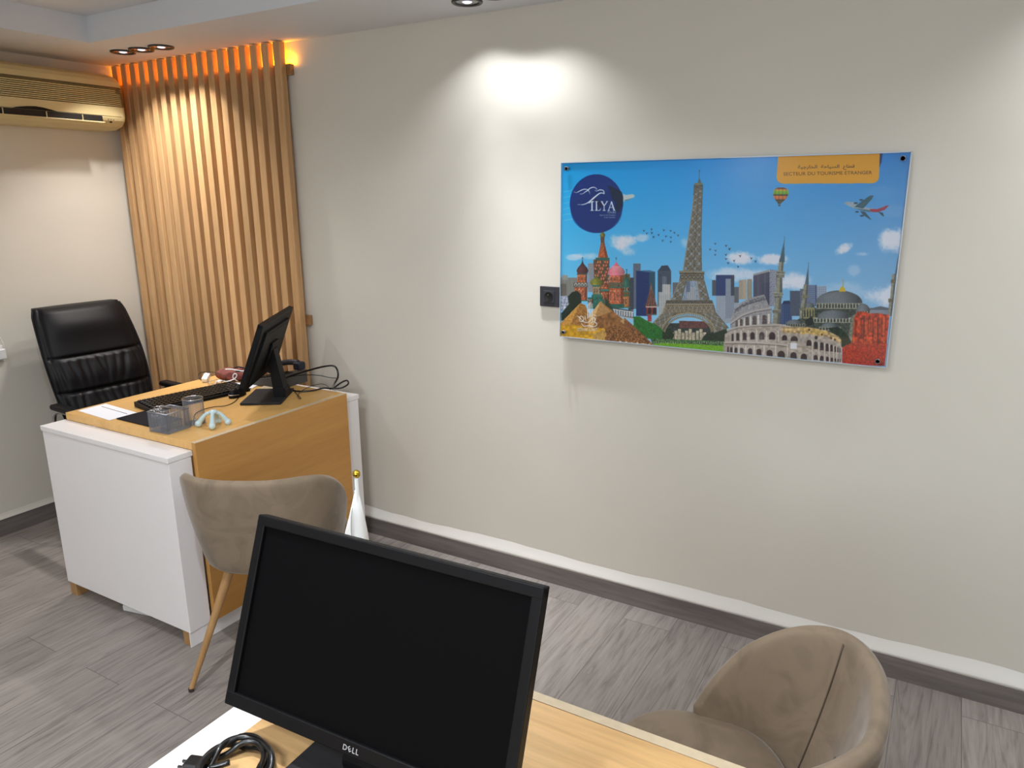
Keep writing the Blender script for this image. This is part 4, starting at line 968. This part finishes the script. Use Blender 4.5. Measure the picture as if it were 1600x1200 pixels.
# lattice tower
ST, STL, STD = (104, 100, 88), (150, 142, 122), (62, 60, 56)
def lat(p00, p10, p11, p01, nx, ny, f, base=ST, tex=.25):
    poly([f(*p00), f(*p10), f(*p11), f(*p01)], base, tex)
    def L_(a, b, t_): return (a[0] + (b[0] - a[0]) * t_, a[1] + (b[1] - a[1]) * t_)
    for j in range(ny):
        a, b = j / ny, (j + 1) / ny; l0, r0, l1, r1 = L_(p00, p01, a), L_(p10, p11, a), L_(p00, p01, b), L_(p10, p11, b)
        for i in range(nx):
            q = [f(*L_(l0, r0, i / nx)), f(*L_(l0, r0, (i + 1) / nx)), f(*L_(l1, r1, (i + 1) / nx)), f(*L_(l1, r1, i / nx))]
            cx = sum(p[0] for p in q) / 4; cy = sum(p[1] for p in q) / 4
            poly([(p[0] + (cx - p[0]) * .45, p[1] + (cy - p[1]) * .45) for p in q], STD if (i + j) % 2 else (134, 160, 186), a=.8)
            line([q[0], q[2]], .65, STL, .9); line([q[1], q[3]], .65, STL, .9)
    line([f(*p00), f(*p01)], 1.1, STL); line([f(*p10), f(*p11)], 1.1, np.array(ST) * .8)
line([A(1348, 245), A(1347, 345)], .9, (70, 84, 92)); line([A(1342, 246), A(1356, 246)], .8, (70, 84, 92)); poly(PP(A, (1334, 352), (1344, 315), (1352, 315), (1364, 352)), (84, 100, 96))
lat((1308, 380), (1374, 384), (1368, 560), (1290, 560), 2, 7, A); lat((1290, 560), (1368, 560), (1362, 800), (1256, 800), 3, 7, A); lat((1256, 800), (1362, 800), (1366, 1085), (1212, 1085), 4, 7, A)
line([A(1342, 400), A(1300, 1080)], 1.0, STD, .6)
poly(PP(A, (1302, 362), (1378, 366), (1376, 450), (1368, 460), (1368, 400), (1312, 400), (1310, 460), (1298, 450)), (90, 92, 84), .3); poly(rect(A, 1306, 352, 1376, 368), (124, 120, 100))
poly(PP(B, (1178, 122), (1392, 128), (1388, 150), (1182, 146)), (132, 126, 106), .1); poly(PP(B, (1182, 140), (1390, 142), (1390, 150), (1182, 150)), (58, 56, 52))
poly(PP(B, (1188, 148), (1386, 150), (1388, 206), (1180, 206)), (110, 104, 88), .2)
for k in range(6): poly(ell(*B(1204 + k * 33, 176), 2.3, 3.2, 14), (60, 58, 54)); poly(ell(*B(1204 + k * 33, 176), 1.2, 1.8, 12), (150, 146, 128))
poly(PP(B, (1240, 206), (1330, 206), (1352, 372), (1205, 372)), (140, 152, 166), .15); tower(B, 1250, 262, 1315, 372, (176, 180, 184), 4, 8); tower(B, 1238, 210, 1270, 300, (110, 122, 140), 2, 5)
lat((1184, 206), (1240, 206), (1198, 372), (1112, 372), 2, 5, B); lat((1328, 206), (1388, 206), (1432, 372), (1352, 372), 2, 5, B)
poly(PP(B, (1072, 368), (1455, 368), (1470, 412), (1064, 412)), (96, 92, 80), .25)
for k in range(38): line([B(1074 + k * 10.2, 372), B(1073 + k * 10.3, 398)], .6, (52, 52, 50))
line([B(1070, 402), B(1468, 402)], 1.8, (150, 142, 120)); lat((1064, 410), (1468, 410), (1480, 470), (1046, 470), 22, 1, B, (112, 98, 78)); lat((1050, 440), (1476, 440), (1482, 474), (1044, 474), 26, 1, B, (120, 100, 78))
lat((1046, 470), (1150, 470), (1040, 612), (962, 556), 4, 5, B); lat((1380, 470), (1480, 470), (1592, 600), (1474, 640), 4, 5, B)
ao = [(1255 + 222 * math.cos(a), 640 - 165 * math.sin(a)) for a in np.linspace(PI * .97, .03 * PI, 40)]; ai = [(1255 + 196 * math.cos(a), 648 - 142 * math.sin(a)) for a in np.linspace(PI * .97, .03 * PI, 40)]
poly([B(*p) for p in [(1044, 470), (1480, 470)] ] + [B(*p) for p in ao[::-1]], (106, 96, 80), .3)
lat((1046, 470), (1150, 470), (1040, 612), (962, 556), 4, 5, B); lat((1380, 470), (1480, 470), (1592, 600), (1474, 640), 4, 5, B)
for k in range(0, 39): line([B(*ao[k]), B(*ai[k + 1])], .8, (70, 64, 54)); line([B(*ai[k]), B(*ao[k + 1])], .7, STL)
line([B(*p) for p in ao], 1.6, (160, 146, 116)); line([B(*p) for p in ai], 1.5, (146, 132, 104))
# hedge and pyramids
poly(PP(B, (800, 505), (850, 502), (920, 545), (985, 570), (1040, 615), (1040, 690), (925, 690), (800, 640)), (34, 104, 38), .3)
for k in range(26): line([B(802 + k * 9.2, 506 + k * 4.2), B(806 + k * 9.2, 660 + k)], .6, (20, 76, 26), .5)
SND, SNB = (196, 148, 76), (140, 98, 58)
poly(PP(B, (190, 560), (355, 392), (420, 560), (420, 640), (190, 640)), SND, .15); poly(PP(B, (355, 392), (395, 408), (470, 560), (400, 600), (270, 580)), (156, 112, 60), .25)
poly(PP(B, (430, 500), (525, 375), (970, 742), (560, 720), (420, 600)), SNB, .25, nz=N10); poly(PP(B, (430, 500), (525, 375), (490, 520), (460, 600), (420, 600)), (214, 176, 120), .1)
poly(PP(B, (525, 375), (612, 465), (470, 520), (490, 470)), (176, 136, 88), .12); poly(PP(B, (685, 542), (725, 515), (820, 600), (970, 742), (760, 640)), (128, 86, 56), .3); poly(PP(B, (685, 542), (725, 515), (720, 570)), (196, 156, 106))
for k in range(20): line([B(470 - k * 2, 500 + k * 11), B(640 + k * 15, 500 + k * 11)], .5, (110, 76, 44), .35)
poly(PP(B, (190, 585), (300, 570), (420, 600), (560, 600), (575, 640), (560, 708), (190, 675)), (196, 150, 44), .2, nz=N10)
poly(PP(B, (560, 600), (640, 580), (800, 610), (970, 742), (560, 706)), (126, 86, 50), .55, nz=N4)
poly(PP(B, (450, 655), (560, 610), (575, 660), (540, 700), (470, 690)), (186, 148, 84), .2)
for k in range(12): poly(ell(*B(690 + k * 24, 712 + k * 2.2 + (k % 2) * 5), 2.2, .9, 10), (216, 196, 160), .2)
# mosque
GR, GRL, GRD = (104, 110, 112), (140, 146, 148), (56, 62, 56)
poly(PP(D, (740, 430), (1160, 430), (1200, 480), (1110, 640), (1050, 760), (500, 620), (560, 560), (640, 520)), (62, 68, 58), .4)
def dome(f, cx, cy, rx, ry, col=GR, n=14):
    poly([f(cx + rx * math.cos(a), cy - ry * math.sin(a)) for a in np.linspace(0, PI, 40)], col, .05, fn=lambda c_, X, Y: c_ * np.clip(1.16 - .42 * ((X - f(cx - rx * .3, 0)[0]) / (rx / 5.333)) ** 2, .6, 1.2)[..., None])
    for k in range(n):
        u0 = -1 + 2 * (k + .5) / n; line([f(cx + u0 * rx * math.cos(a), cy - ry * math.sin(a)) for a in np.linspace(.05, PI / 2 - .05, 8)], .5, np.array(col) * .72, .7)
def drum(f, x0, x1, y0, y1, n, col=(150, 150, 132)):
    poly(rect(f, x0, y0, x1, y1), col, .15)
    for k in range(n):
        cx = x0 + (x1 - x0) * (k + .5) / n; wd = (x1 - x0) / n * .26; h_ = y1 - y0
        poly(PP(f, (cx - wd, y1 - h_ * .1), (cx - wd, y0 + h_ * .4), (cx, y0 + h_ * .15), (cx + wd, y0 + h_ * .4), (cx + wd, y1 - h_ * .1)), (44, 50, 46))
drum(D, 775, 1155, 385, 440, 15); dome(D, 965, 392, 195, 104, GR, 22)
poly(PP(D, (965, 296), (978, 262), (995, 250), (1014, 270), (1020, 298)), (196, 168, 52)); line([D(999, 190), D(997, 262)], 1, (176, 150, 50))
drum(D, 752, 1078, 512, 556, 12, (160, 160, 144)); dome(D, 915, 520, 130, 72, GR, 16); drum(D, 800, 980, 588, 622, 7, (140, 140, 122)); dome(D, 885, 592, 72, 36, GR, 10)
drum(D, 1110, 1225, 452, 478, 5); dome(D, 1165, 460, 58, 62, GR, 8); drum(D, 668, 760, 425, 520, 4, (146, 140, 100)); dome(D, 715, 430, 46, 46, GR, 6)
drum(D, 520, 680, 560, 590, 8, (130, 132, 120)); dome(D, 590, 565, 70, 34, GR, 8); poly(PP(D, (1070, 500), (1110, 480), (1100, 720), (1040, 700)), (120, 120, 104), .3)
poly(PP(D, (870, 600), (960, 590), (1020, 640), (1062, 700), (1060, 745), (985, 760), (950, 690)), (26, 42, 26), .6); poly(PP(D, (680, 540), (740, 500), (760, 570), (700, 585)), (24, 32, 24), .4)
# minarets
MN = (138, 138, 122)
def shaft(f, segs, col=MN):
    for (x0, y0, x1, y1, a0, a1) in segs:
        poly(PP(f, (x0, y0), (x1, y0), (a1, y1), (a0, y1)), col, .12, fn=lambda c_, X, Y: c_); xm = x0 + (x1 - x0) * .62; am = a0 + (a1 - a0) * .62
        poly(PP(f, (xm, y0), (x1, y0), (a1, y1), (am, y1)), np.array(col) * .66, .1)
shaft(D, [(468, 20, 508, 180, 448, 492), (444, 180, 492, 312, 434, 492), (434, 346, 486, 460, 420, 480), (422, 460, 478, 570, 408, 470)])
poly(PP(C_, (508, 830), (513, 1010), (466, 1010)), (64, 88, 100)); line([C_(511, 795), C_(508, 860)], .8, (64, 88, 100))
for (x0, x1, y0, y1) in ((446, 514, 128, 152), (440, 508, 152, 180), (418, 498, 308, 326), (424, 492, 326, 348), (410, 482, 448, 476)): poly(rect(D, x0, y0, x1, y1), (108, 108, 96), .3); line([D(x0, y0), D(x1, y0)], .9, (170, 168, 150))
shaft(D, [(672, 235, 710, 330, 660, 700), (660, 350, 698, 440, 640, 688), (640, 440, 672, 520, 634, 664)]); poly(PP(D, (710, 78), (713, 236), (680, 236)), (70, 92, 108)); line([D(711, 50), D(710, 100)], .7, (70, 92, 108))
for (x0, x1, y0, y1) in ((650, 712, 322, 350), (634, 674, 432, 456)): poly(rect(D, x0, y0, x1, y1), (120, 118, 98), .3)
shaft(D, [(1408, 150, 1440, 360, 1390, 1425), (1382, 380, 1420, 500, 1374, 1404)]); poly(PP(C_, (1456, 960), (1462, 1110), (1432, 1110)), (80, 96, 104)); poly(rect(D, 1398, 196, 1440, 226), (104, 100, 80), .2); poly(rect(D, 1376, 356, 1424, 386), (104, 100, 80), .2)
# amphitheatre
CO, COL2, COD = (168, 158, 146), (196, 190, 180), (52, 40, 40)
def arch(f, cx, y0, y1, w_, col=COD, sk=0):
    poly(PP(f, (cx - w_, y1), (cx - w_, y0 + w_ * .9), (cx - w_ * .7, y0 + w_ * .3), (cx, y0), (cx + w_ * .7, y0 + w_ * .3), (cx + w_, y0 + w_ * .9), (cx + w_, y1 + sk)), col, .3)
def ip(x, tab):
    return float(np.interp(x, [p[0] for p in tab], [p[1] for p in tab]))
poly(PP(D, (92, 440), (150, 385), (240, 345), (342, 320), (362, 372), (388, 425), (405, 430), (405, 575), (60, 600), (60, 540)), (150, 148, 148), .15)
poly(PP(D, (100, 448), (160, 398), (245, 360), (335, 335), (352, 372), (250, 392), (160, 430), (95, 480)), (112, 112, 116), .35, nz=N4)
t1 = [(60, 560), (160, 490), (260, 455), (400, 432)]
for k in range(22): x = 100 + k * 12; poly(ell(*D(x, ip(x, [(90, 455), (160, 415), (340, 360)])), .8, 1.0, 8), (60, 62, 72))
line([D(*p) for p in t1], 2.6, (176, 170, 164)); line([D(p[0], p[1] + 14) for p in t1], 1.0, (96, 88, 84))
for i, (x, y, w_) in enumerate(((112, 560, 9), (150, 545, 12), (200, 528, 15), (262, 520, 17), (345, 512, 20))): arch(D, x, y - 22, y + 48 + i * 2, w_, (88, 76, 74)); poly(rect(D, x + w_ + 6, y - 30, x + w_ + 22, y + 52), (206, 202, 194), .1)
poly(PP(D, (14, 650), (100, 600), (240, 578), (470, 570), (600, 590), (760, 600), (880, 630), (960, 668), (985, 700), (988, 892), (700, 872), (400, 842), (0, 806)), CO, .16, nz=N10)
poly(PP(D, (490, 590), (700, 592), (860, 622), (960, 668), (985, 700), (985, 730), (860, 672), (700, 650), (490, 640)), (178, 154, 112), .35, nz=N10)
poly(PP(D, (640, 598), (770, 606), (880, 640), (820, 670), (700, 640), (650, 660)), (196, 164, 84), .3, a=.5)
T2 = [(14, 720), (100, 718), (300, 722), (470, 735), (540, 745)]
line([D(*p) for p in ((30, 622), (120, 592), (260, 578), (470, 572), (560, 590))], 2.2, (184, 176, 164)); line([D(*p) for p in ((30, 632), (120, 602), (260, 588), (470, 584))], 1, (110, 100, 92))
line([D(*p) for p in T2], 2.4, (186, 178, 166)); line([D(p[0], p[1] + 13) for p in T2], 1.2, (104, 92, 84)); line([D(540, 740), D(740, 772), D(985, 800)], 1.4, (150, 136, 116))
for x, y, w_ in ((78, 668, 8), (122, 662, 12), (178, 658, 15), (244, 655, 19), (322, 655, 22), (408, 655, 26), (512, 680, 22), (592, 686, 30)): arch(D, x, y - 22, y + (42 if x < 480 else 24), w_)
for x in (98, 148, 208, 280, 362, 460): line([D(x, 620), D(x, 715)], 1.5, (208, 202, 192))
for x, y, w_ in ((40, 780, 6), (68, 784, 9), (106, 786, 11), (154, 788, 14), (224, 792, 18), (298, 796, 21), (386, 804, 26), (484, 812, 30), (586, 824, 26), (672, 836, 26)): arch(D, x, y - 24, y + 26 + x * .018, w_)
for x in (86, 130, 188, 258, 340, 436, 535): line([D(x, 745), D(x, 800 + x * .07)], 1.6, (212, 206, 196))
for x, y0, y1, w_ in ((715, 698, 748, 21), (771, 712, 775, 16), (822, 718, 785, 15), (866, 728, 792, 12), (903, 738, 796, 10), (933, 750, 800, 7), (955, 758, 802, 5), (972, 766, 804, 4)): arch(D, x, y0, y1, w_)
for x, y0, y1, w_ in ((770, 824, 866, 17), (822, 830, 872, 15), (868, 838, 876, 12), (905, 846, 880, 10), (935, 852, 882, 7), (956, 856, 884, 5), (974, 860, 886, 4)): arch(D, x, y0, y1, w_)
for x in (742, 797, 845, 886, 920, 945): line([D(x, 700 + (x - 742) * .25), D(x, 870)], 1.2, (212, 206, 194))
poly(rect(D, 560, 726, 614, 775), (222, 222, 222)); poly(ell(*D(775, 680), 2.6, 3, 10), (50, 38, 34)); 
for x in (716, 822, 900, 930): poly(ell(*D(x, 615 + (x - 716) * .38), 1.5, 2, 8), (70, 50, 34))
# red mesa
poly(PP(D, (1108, 478), (1125, 462), (1190, 464), (1215, 480), (1290, 476), (1385, 492), (1345, 916), (990, 904), (992, 762), (1072, 722), (1090, 520)), (164, 62, 32), .4, nz=N10)
r = np.random.default_rng(9)
for k in range(46):
    x = 1090 + r.random() * 285; y = 480 + r.random() * 60; l_ = 60 + r.random() * 180
    line([D(x, y), D(x - 3, min(y + l_, 735))], .5 + r.random() * 1.1, (92, 34, 22) if k % 3 else (214, 120, 66), .55)
poly(PP(D, (1072, 722), (1200, 735), (1366, 730), (1345, 916), (990, 904), (992, 762)), (158, 52, 30), .3, nz=N4)
# birds, balloon, aircraft
rb = np.random.default_rng(2)
for x, y in ((885, 750), (910, 772), (950, 738), (952, 768), (966, 802), (1008, 785), (1052, 745), (1070, 797), (1042, 832), (1108, 750), (1140, 766), (1170, 788), (1110, 805), (1110, 842), (1480, 858), (1438, 905), (1482, 916), (1480, 950), (1572, 875), (1598, 905), (1572, 985), (1588, 1020)):
    px, py = A(x, y); s_ = 1.8; d_ = rb.choice([-1, 1]); poly([(px - 2.2 * d_, py - 1.2), (px + .4 * d_, py - .6), (px + 1.6 * d_, py - 2.2), (px + .9 * d_, py + .6), (px + .2 * d_, py + 2.2), (px - .4 * d_, py + .5)], (44, 44, 60))
for x, y in ((25, 875), (55, 900), (22, 950), (25, 985), (40, 1020), (90, 1000), (140, 960), (125, 1050), (235, 980), (268, 1005)):
    px, py = C_(x, y); d_ = rb.choice([-1, 1]); poly([(px - 2.4 * d_, py - 1.4), (px + .4 * d_, py - .6), (px + 1.8 * d_, py - 2.6), (px + 1 * d_, py + .6), (px + .2 * d_, py + 2.4), (px - .4 * d_, py + .5)], (44, 44, 60))
bc = [(415, 440), (425, 405), (455, 390), (510, 390), (540, 408), (547, 440), (530, 475), (500, 505), (478, 525), (458, 525), (440, 500), (420, 470)]
cols = [(120, 50, 34), (196, 160, 60), (120, 170, 46), (112, 160, 50), (60, 56, 34), (206, 122, 66), (196, 110, 60), (50, 44, 30), (80, 70, 34), (60, 50, 30)]
poly(PP(C_, *bc), (100, 100, 50), fn=lambda c_, X, Y: np.array([cols[int(np.clip((yy - C_(0, 390)[1] + abs(0)) / 2.6, 0, 9))] for yy in Y[:, 0]], float)[:, None, :] * np.ones((1, X.shape[1], 1)) * np.clip(1.1 - .25 * np.abs(np.sin((X - C_(480, 0)[0]) * .55)), .6, 1.2)[..., None])
poly(rect(C_, 460, 530, 476, 545), (90, 70, 40)); line([C_(458, 525), C_(463, 535)], .5, (60, 50, 40)); line([C_(478, 525), C_(473, 535)], .5, (60, 50, 40))
poly(PP(C_, (1005, 520), (1030, 506), (1090, 512), (1130, 540), (1220, 562), (1290, 572), (1290, 592), (1225, 592), (1150, 580), (1080, 558), (1030, 535)), (150, 166, 176), .1)
poly(PP(C_, (1090, 560), (1225, 578), (1225, 594), (1150, 580)), (70, 100, 110)); poly(PP(C_, (1220, 568), (1285, 570), (1365, 538), (1382, 540), (1345, 575), (1290, 595), (1230, 592)), (150, 44, 60)); poly(PP(C_, (1340, 560), (1382, 540), (1300, 590), (1290, 592)), (84, 80, 96))
poly(PP(C_, (1290, 592), (1330, 600), (1342, 632), (1325, 625)), (40, 70, 84)); poly(PP(C_, (1095, 550), (1160, 500), (1225, 455), (1253, 455), (1240, 485), (1190, 540), (1165, 565)), (52, 88, 98), .15); poly(PP(C_, (1140, 585), (1180, 590), (1236, 658), (1222, 655), (1165, 618)), (44, 76, 88), .15)
for x, y in ((1115, 592), (1155, 625), (1150, 492), (1105, 520)): poly(ell(*C_(x, y), 3.2, 1.4, 12), (36, 60, 74))
# round logo
poly(ell(931.9, 318.2, 41.6, 46, 70), (4, 46, 112)); poly(ell(931.9, 330, 40, 34, 60), (4, 42, 100), a=.5)
poly(PP(A, (582, 372), (612, 378), (650, 400), (700, 425), (714, 470), (712, 540), (668, 600), (640, 560), (655, 520), (620, 480), (608, 430)), (10, 32, 58), .2); poly(PP(A, (470, 480), (520, 500), (560, 540), (520, 560), (480, 520)), (8, 26, 70))
poly(PP(A, (712, 440), (735, 452), (790, 444), (812, 456), (800, 474), (740, 492), (714, 510)), (196, 208, 206)); poly(PP(A, (714, 495), (800, 474), (740, 500)), (120, 140, 150))
def E10(X, Y): return (875 + X / 10, 255 + Y / 10)
WH = (226, 232, 240)
brush(PP(E10, (208, 447), (262, 456), (312, 432), (370, 408), (412, 408), (448, 428)), .4, 1.5, WH, 1.0)
brush(PP(E10, (310, 480), (352, 478), (392, 450), (432, 424), (470, 392), (512, 376), (552, 384), (580, 412)), .4, 1.7, WH, .8)
brush(PP(E10, (436, 420), (458, 448), (470, 488)), 1.3, .4, WH)
brush(PP(E10, (540, 420), (575, 434), (612, 420), (645, 418), (680, 432), (692, 484)), .5, 1.6, WH, 1.2)
brush(PP(E10, (690, 474), (640, 464), (592, 490), (540, 532), (482, 582), (422, 624), (352, 648), (268, 645)), 1.2, 2.4, WH, .3)
def serif(pts, w_): line(PP(E10, *pts), w_, WH)
serif([(500, 600), (500, 736)], 2.0); serif([(472, 738), (528, 738)], .9); serif([(455, 628), (480, 600), (528, 598)], 1.4)
serif([(570, 598), (570, 736)], 2.0); serif([(545, 597), (600, 597)], .8); serif([(548, 738), (625, 738), (634, 705)], 1.0)
serif([(650, 598), (688, 662)], 1.9); serif([(738, 598), (690, 668), (690, 736)], 1.3); serif([(635, 597), (672, 597)], .8); serif([(716, 597), (755, 597)], .8); serif([(668, 738), (712, 738)], .8)
serif([(806, 598), (758, 736)], 1.0); serif([(802, 598), (848, 736)], 2.0); serif([(775, 692), (834, 692)], .9); serif([(742, 738), (778, 738)], .8); serif([(824, 738), (868, 738)], .8)
TX = []
def text(tn, s_, x0, y0, x1, y1, col, slope=0, bold=0): TX.append((tn, s_, x0, y0, x1, y1, col, slope, bold))
text('logo_lettering', 'TOURS', 948.8, 330.4, 962.2, 333.4, (170, 190, 220)); text('logo_lettering', 'Agence de Voyages', 936.5, 334.8, 961.5, 337.9, (140, 165, 210)); text('logo_lettering', 'et de Tourisme', 944, 338.2, 961.2, 340.8, (140, 165, 210))
# second mark, white calligraphy over the pyramids
for x, y0, y1 in ((418, 402, 520), (430, 388, 512), (443, 384, 508), (456, 396, 540)): line([B(x, y0), B(x, y1)], 1.1, (238, 238, 236))
for pts in ([(345, 520), (362, 500), (385, 520), (372, 545), (352, 540), (345, 520)], [(350, 520), (385, 548), (420, 552), (452, 520)], [(330, 500), (350, 512), (362, 528)], [(365, 560), (385, 585), (430, 580), (460, 590), (492, 578)], [(440, 560), (470, 548), (495, 570), (478, 590)], [(452, 520), (475, 515), (478, 545), (455, 550)], [(395, 500), (402, 540)], [(470, 490), (490, 500)]):
    brush(PP(B, *pts), .7, 1.3, (238, 238, 236), .6)
text('caption_lettering', 'ZOWAR ALBAIT', 902, 512.4, 933.5, 517.5, (232, 224, 200), 0, .01)
line([B(345, 640), B(490, 646)], .5, (220, 205, 160), .5)
# yellow banner
def rot_r(cx, cy, r_, a0, a1): return [(cx + r_ * math.cos(a), cy + r_ * math.sin(a)) for a in np.linspace(a0, a1, 8)]
poly(PP(C_, (1303, 100), (1330, 96), (1318, 180), (1297, 228)), (24, 40, 92))
bn = PP(C_, (460, 100), (1306, 78), (1299, 298)) + [C_(1290, 330), C_(1268, 348), C_(1240, 354), C_(500, 357), C_(470, 350), C_(450, 330), C_(445, 298)]
poly(bn, (214, 156, 38))
LT = (92, 66, 28)
text('banner_lettering', '\uFE94\uFEF4\uFE9F\uFEAD\uFE8E\uFEA8\uFEDF\uFE8D  \uFE94\uFEA3\uFE8E\uFEF4\uFEB4\uFEDF\uFE8D  \uFEC9\uFE8E\uFEC4\uFED7', *C_(622, 203), *C_(1096, 246), (52, 36, 18), -1.4, .012)
text('banner_lettering', 'SECTEUR DU TOURISME ETRANGER', *C_(502, 262), *C_(1240, 291), (42, 34, 26), -2.4, 0)
IMG = np.clip(IMG, 0, 255)
# the print: a fine mesh whose vertex colours carry the printed picture
YP = WY - .0205; SX0, SX1, SZ0, SZ1 = -1.2895, -.1422, 1.0824, 1.7322
t = thing('travel_picture', 'acrylic-mounted travel collage picture of world landmarks on the long wall', 'picture', ((SX0 + SX1) / 2, WY, SZ0))
NXv, NZv = 1000, 566
xs = np.linspace(SX0, SX1, NXv); zs = np.linspace(SZ0, SZ1, NZv); XX, ZZ = np.meshgrid(xs, zs)
Wd = np.stack([XX.ravel() - CAM[0], np.full(XX.size, YP) - CAM[1], ZZ.ravel() - CAM[2]], 1) @ R   # = R^T @ v
U = 800 + FPX * Wd[:, 0] / Wd[:, 2]; V = 600 + FPX * Wd[:, 1] / Wd[:, 2]
fi = np.clip((U - AX0) * S - .5, 0, IW - 1.01); fj = np.clip((V - AY0) * S - .5, 0, IH - 1.01)
K = 2   # small box filter
acc = np.zeros((XX.size, 3))
for dj in (-1, 0, 1):
    for di in (-1, 0, 1):
        acc += IMG[np.clip((fj + dj).round().astype(int), 0, IH - 1), np.clip((fi + di).round().astype(int), 0, IW - 1)]
acc /= 9 * 255.
acc = np.clip(acc.mean(1, keepdims=True) + (acc - acc.mean(1, keepdims=True)) * 1.16, 0, 1)
linc = 1.15 * np.where(acc <= .04045, acc / 12.92, ((acc + .055) / 1.055) ** 2.4); linc = np.clip(linc, 0, .96)
me = bpy.data.meshes.new('printed_picture')
ox = (SX0 + SX1) / 2
for tn, s_, x0, y0, x1, y1, col, slope, bold in TX:
    P_, T_ = text_tris(s_, 1, bold); mn, mx_ = P_.min(0), P_.max(0); vs = []
    for p in P_:
        fx = (p[0] - mn[0]) / (mx_[0] - mn[0]); q = on_plane(x0 + fx * (x1 - x0), y1 - (p[1] - mn[1]) / (mx_[1] - mn[1]) * (y1 - y0) + slope * fx, 1, YP - .00025)
        vs.append((q[0] - ox, q[1] - WY, q[2] - SZ0))
    m2 = bpy.data.meshes.new(tn); m2.from_pydata(vs, [], [tuple(map(int, q)) for q in T_]); m2.materials.append(mat('print_ink', col, rough=.5)); o2 = bpy.data.objects.new(tn, m2); COL.objects.link(o2); o2.parent = t
co = np.stack([XX.ravel() - ox, np.full(XX.size, YP - WY), ZZ.ravel() - SZ0], 1).astype(np.float32)
ii, jj = np.meshgrid(np.arange(NXv - 1), np.arange(NZv - 1)); b0 = (jj * NXv + ii).ravel()
F = np.stack([b0, b0 + 1, b0 + NXv + 1, b0 + NXv], 1).astype(np.int32)
me.vertices.add(len(co)); me.vertices.foreach_set('co', co.ravel()); me.loops.add(F.size); me.loops.foreach_set('vertex_index', F.ravel())
me.polygons.add(len(F)); me.polygons.foreach_set('loop_start', np.arange(0, F.size, 4, dtype=np.int32)); me.update(calc_edges=True)
ca = me.color_attributes.new('print', 'FLOAT_COLOR', 'POINT'); ca.data.foreach_set('color', np.concatenate([linc, np.ones((len(linc), 1))], 1).astype(np.float32).ravel())
m = bpy.data.materials.new('glossy_print'); m.use_nodes = True; N_ = m.node_tree.nodes; at = N_.new('ShaderNodeAttribute'); at.attribute_name = 'print'
m.node_tree.links.new(at.outputs['Color'], N_['Principled BSDF'].inputs['Base Color']); N_['Principled BSDF'].inputs['Roughness'].default_value = .5
me.materials.append(m); po = bpy.data.objects.new('printed_picture', me); COL.objects.link(po); po.parent = t
MB().box((SX0 - ox, YP - WY + .0004, 0), (SX1 - ox, YP - WY + .0014, SZ1 - SZ0)).build('print_backing', WPLAS, t)
# clear acrylic sheet in front (polished clear: see-through plus mirror reflection)
ac = bpy.data.materials.new('clear_acrylic'); ac.use_nodes = True; nt = ac.node_tree; N_ = nt.nodes; N_.remove(N_['Principled BSDF'])
tr_ = N_.new('ShaderNodeBsdfTransparent'); tr_.inputs[0].default_value = (.985, .99, 1, 1); gl = N_.new('ShaderNodeBsdfGlossy'); gl.inputs['Roughness'].default_value = .02
fr_ = N_.new('ShaderNodeFresnel'); fr_.inputs[0].default_value = 1.45; mx = N_.new('ShaderNodeMixShader'); out = N_['Material Output']
ml_ = N_.new('ShaderNodeMath'); ml_.operation = 'MULTIPLY'; ml_.inputs[1].default_value = .45; nt.links.new(fr_.outputs[0], ml_.inputs[0]); nt.links.new(ml_.outputs[0], mx.inputs[0]); nt.links.new(tr_.outputs[0], mx.inputs[1]); nt.links.new(gl.outputs[0], mx.inputs[2]); nt.links.new(mx.outputs[0], out.inputs[0])
EDG = mat('polished_acrylic_edge', (196, 214, 232), rough=.15, coat=.5)
w_, h_ = (SX1 - SX0) / 2, SZ1 - SZ0; e_ = .007
MB().prism([(-w_ + .001, .001), (w_ - .001, .001), (w_ - .001, h_ - .001), (-w_ + .001, h_ - .001)], YP - WY - .0085, YP - WY - .0006, 1).build('acrylic_sheet', ac, t)
b = MB()
for a_, c_ in (((-w_ - .001, 0), (-w_ + .0008, h_)), ((w_ - .003, 0), (w_ + .001, h_)), ((-w_, -.001), (w_, .0008)), ((-w_, h_ - .0025), (w_, h_ + .001))):
    b.box((a_[0], YP - WY - .0085, a_[1]), (c_[0], YP - WY + .0013, c_[1]))
b.build('polished_edge', EDG, t)
STDM = mat('satin_steel', (150, 150, 152), rough=.35, metal=.55)
for px, py in ((885.5, 263.5), (1411, 247.5), (1371.5, 564.5), (880.5, 519)):
    q = on_plane(px, py, 1, WY - .035); cx, cz = q[0] - ox, q[2] - SZ0
    b = MB(); b.lathe([(0, .0), (.006, 0), (.0075, -.0015), (.0075, -.006), (.0065, -.0065)], 28, Matrix.Translation((cx, YP - WY - .0155, cz)) @ Matrix.Rotation(PI / 2, 4, 'X') @ Matrix.Diagonal((1, 1, -1, 1)) )
    b.cone((cx, YP - WY + .0016, cz), (cx, -.0005, cz), .0065, .0065, 24); b.cone((cx, YP - WY - .0155, cz), (cx, YP - WY - .0088, cz), .0074, .0074, 24)
    b.build('standoff', STDM, t)
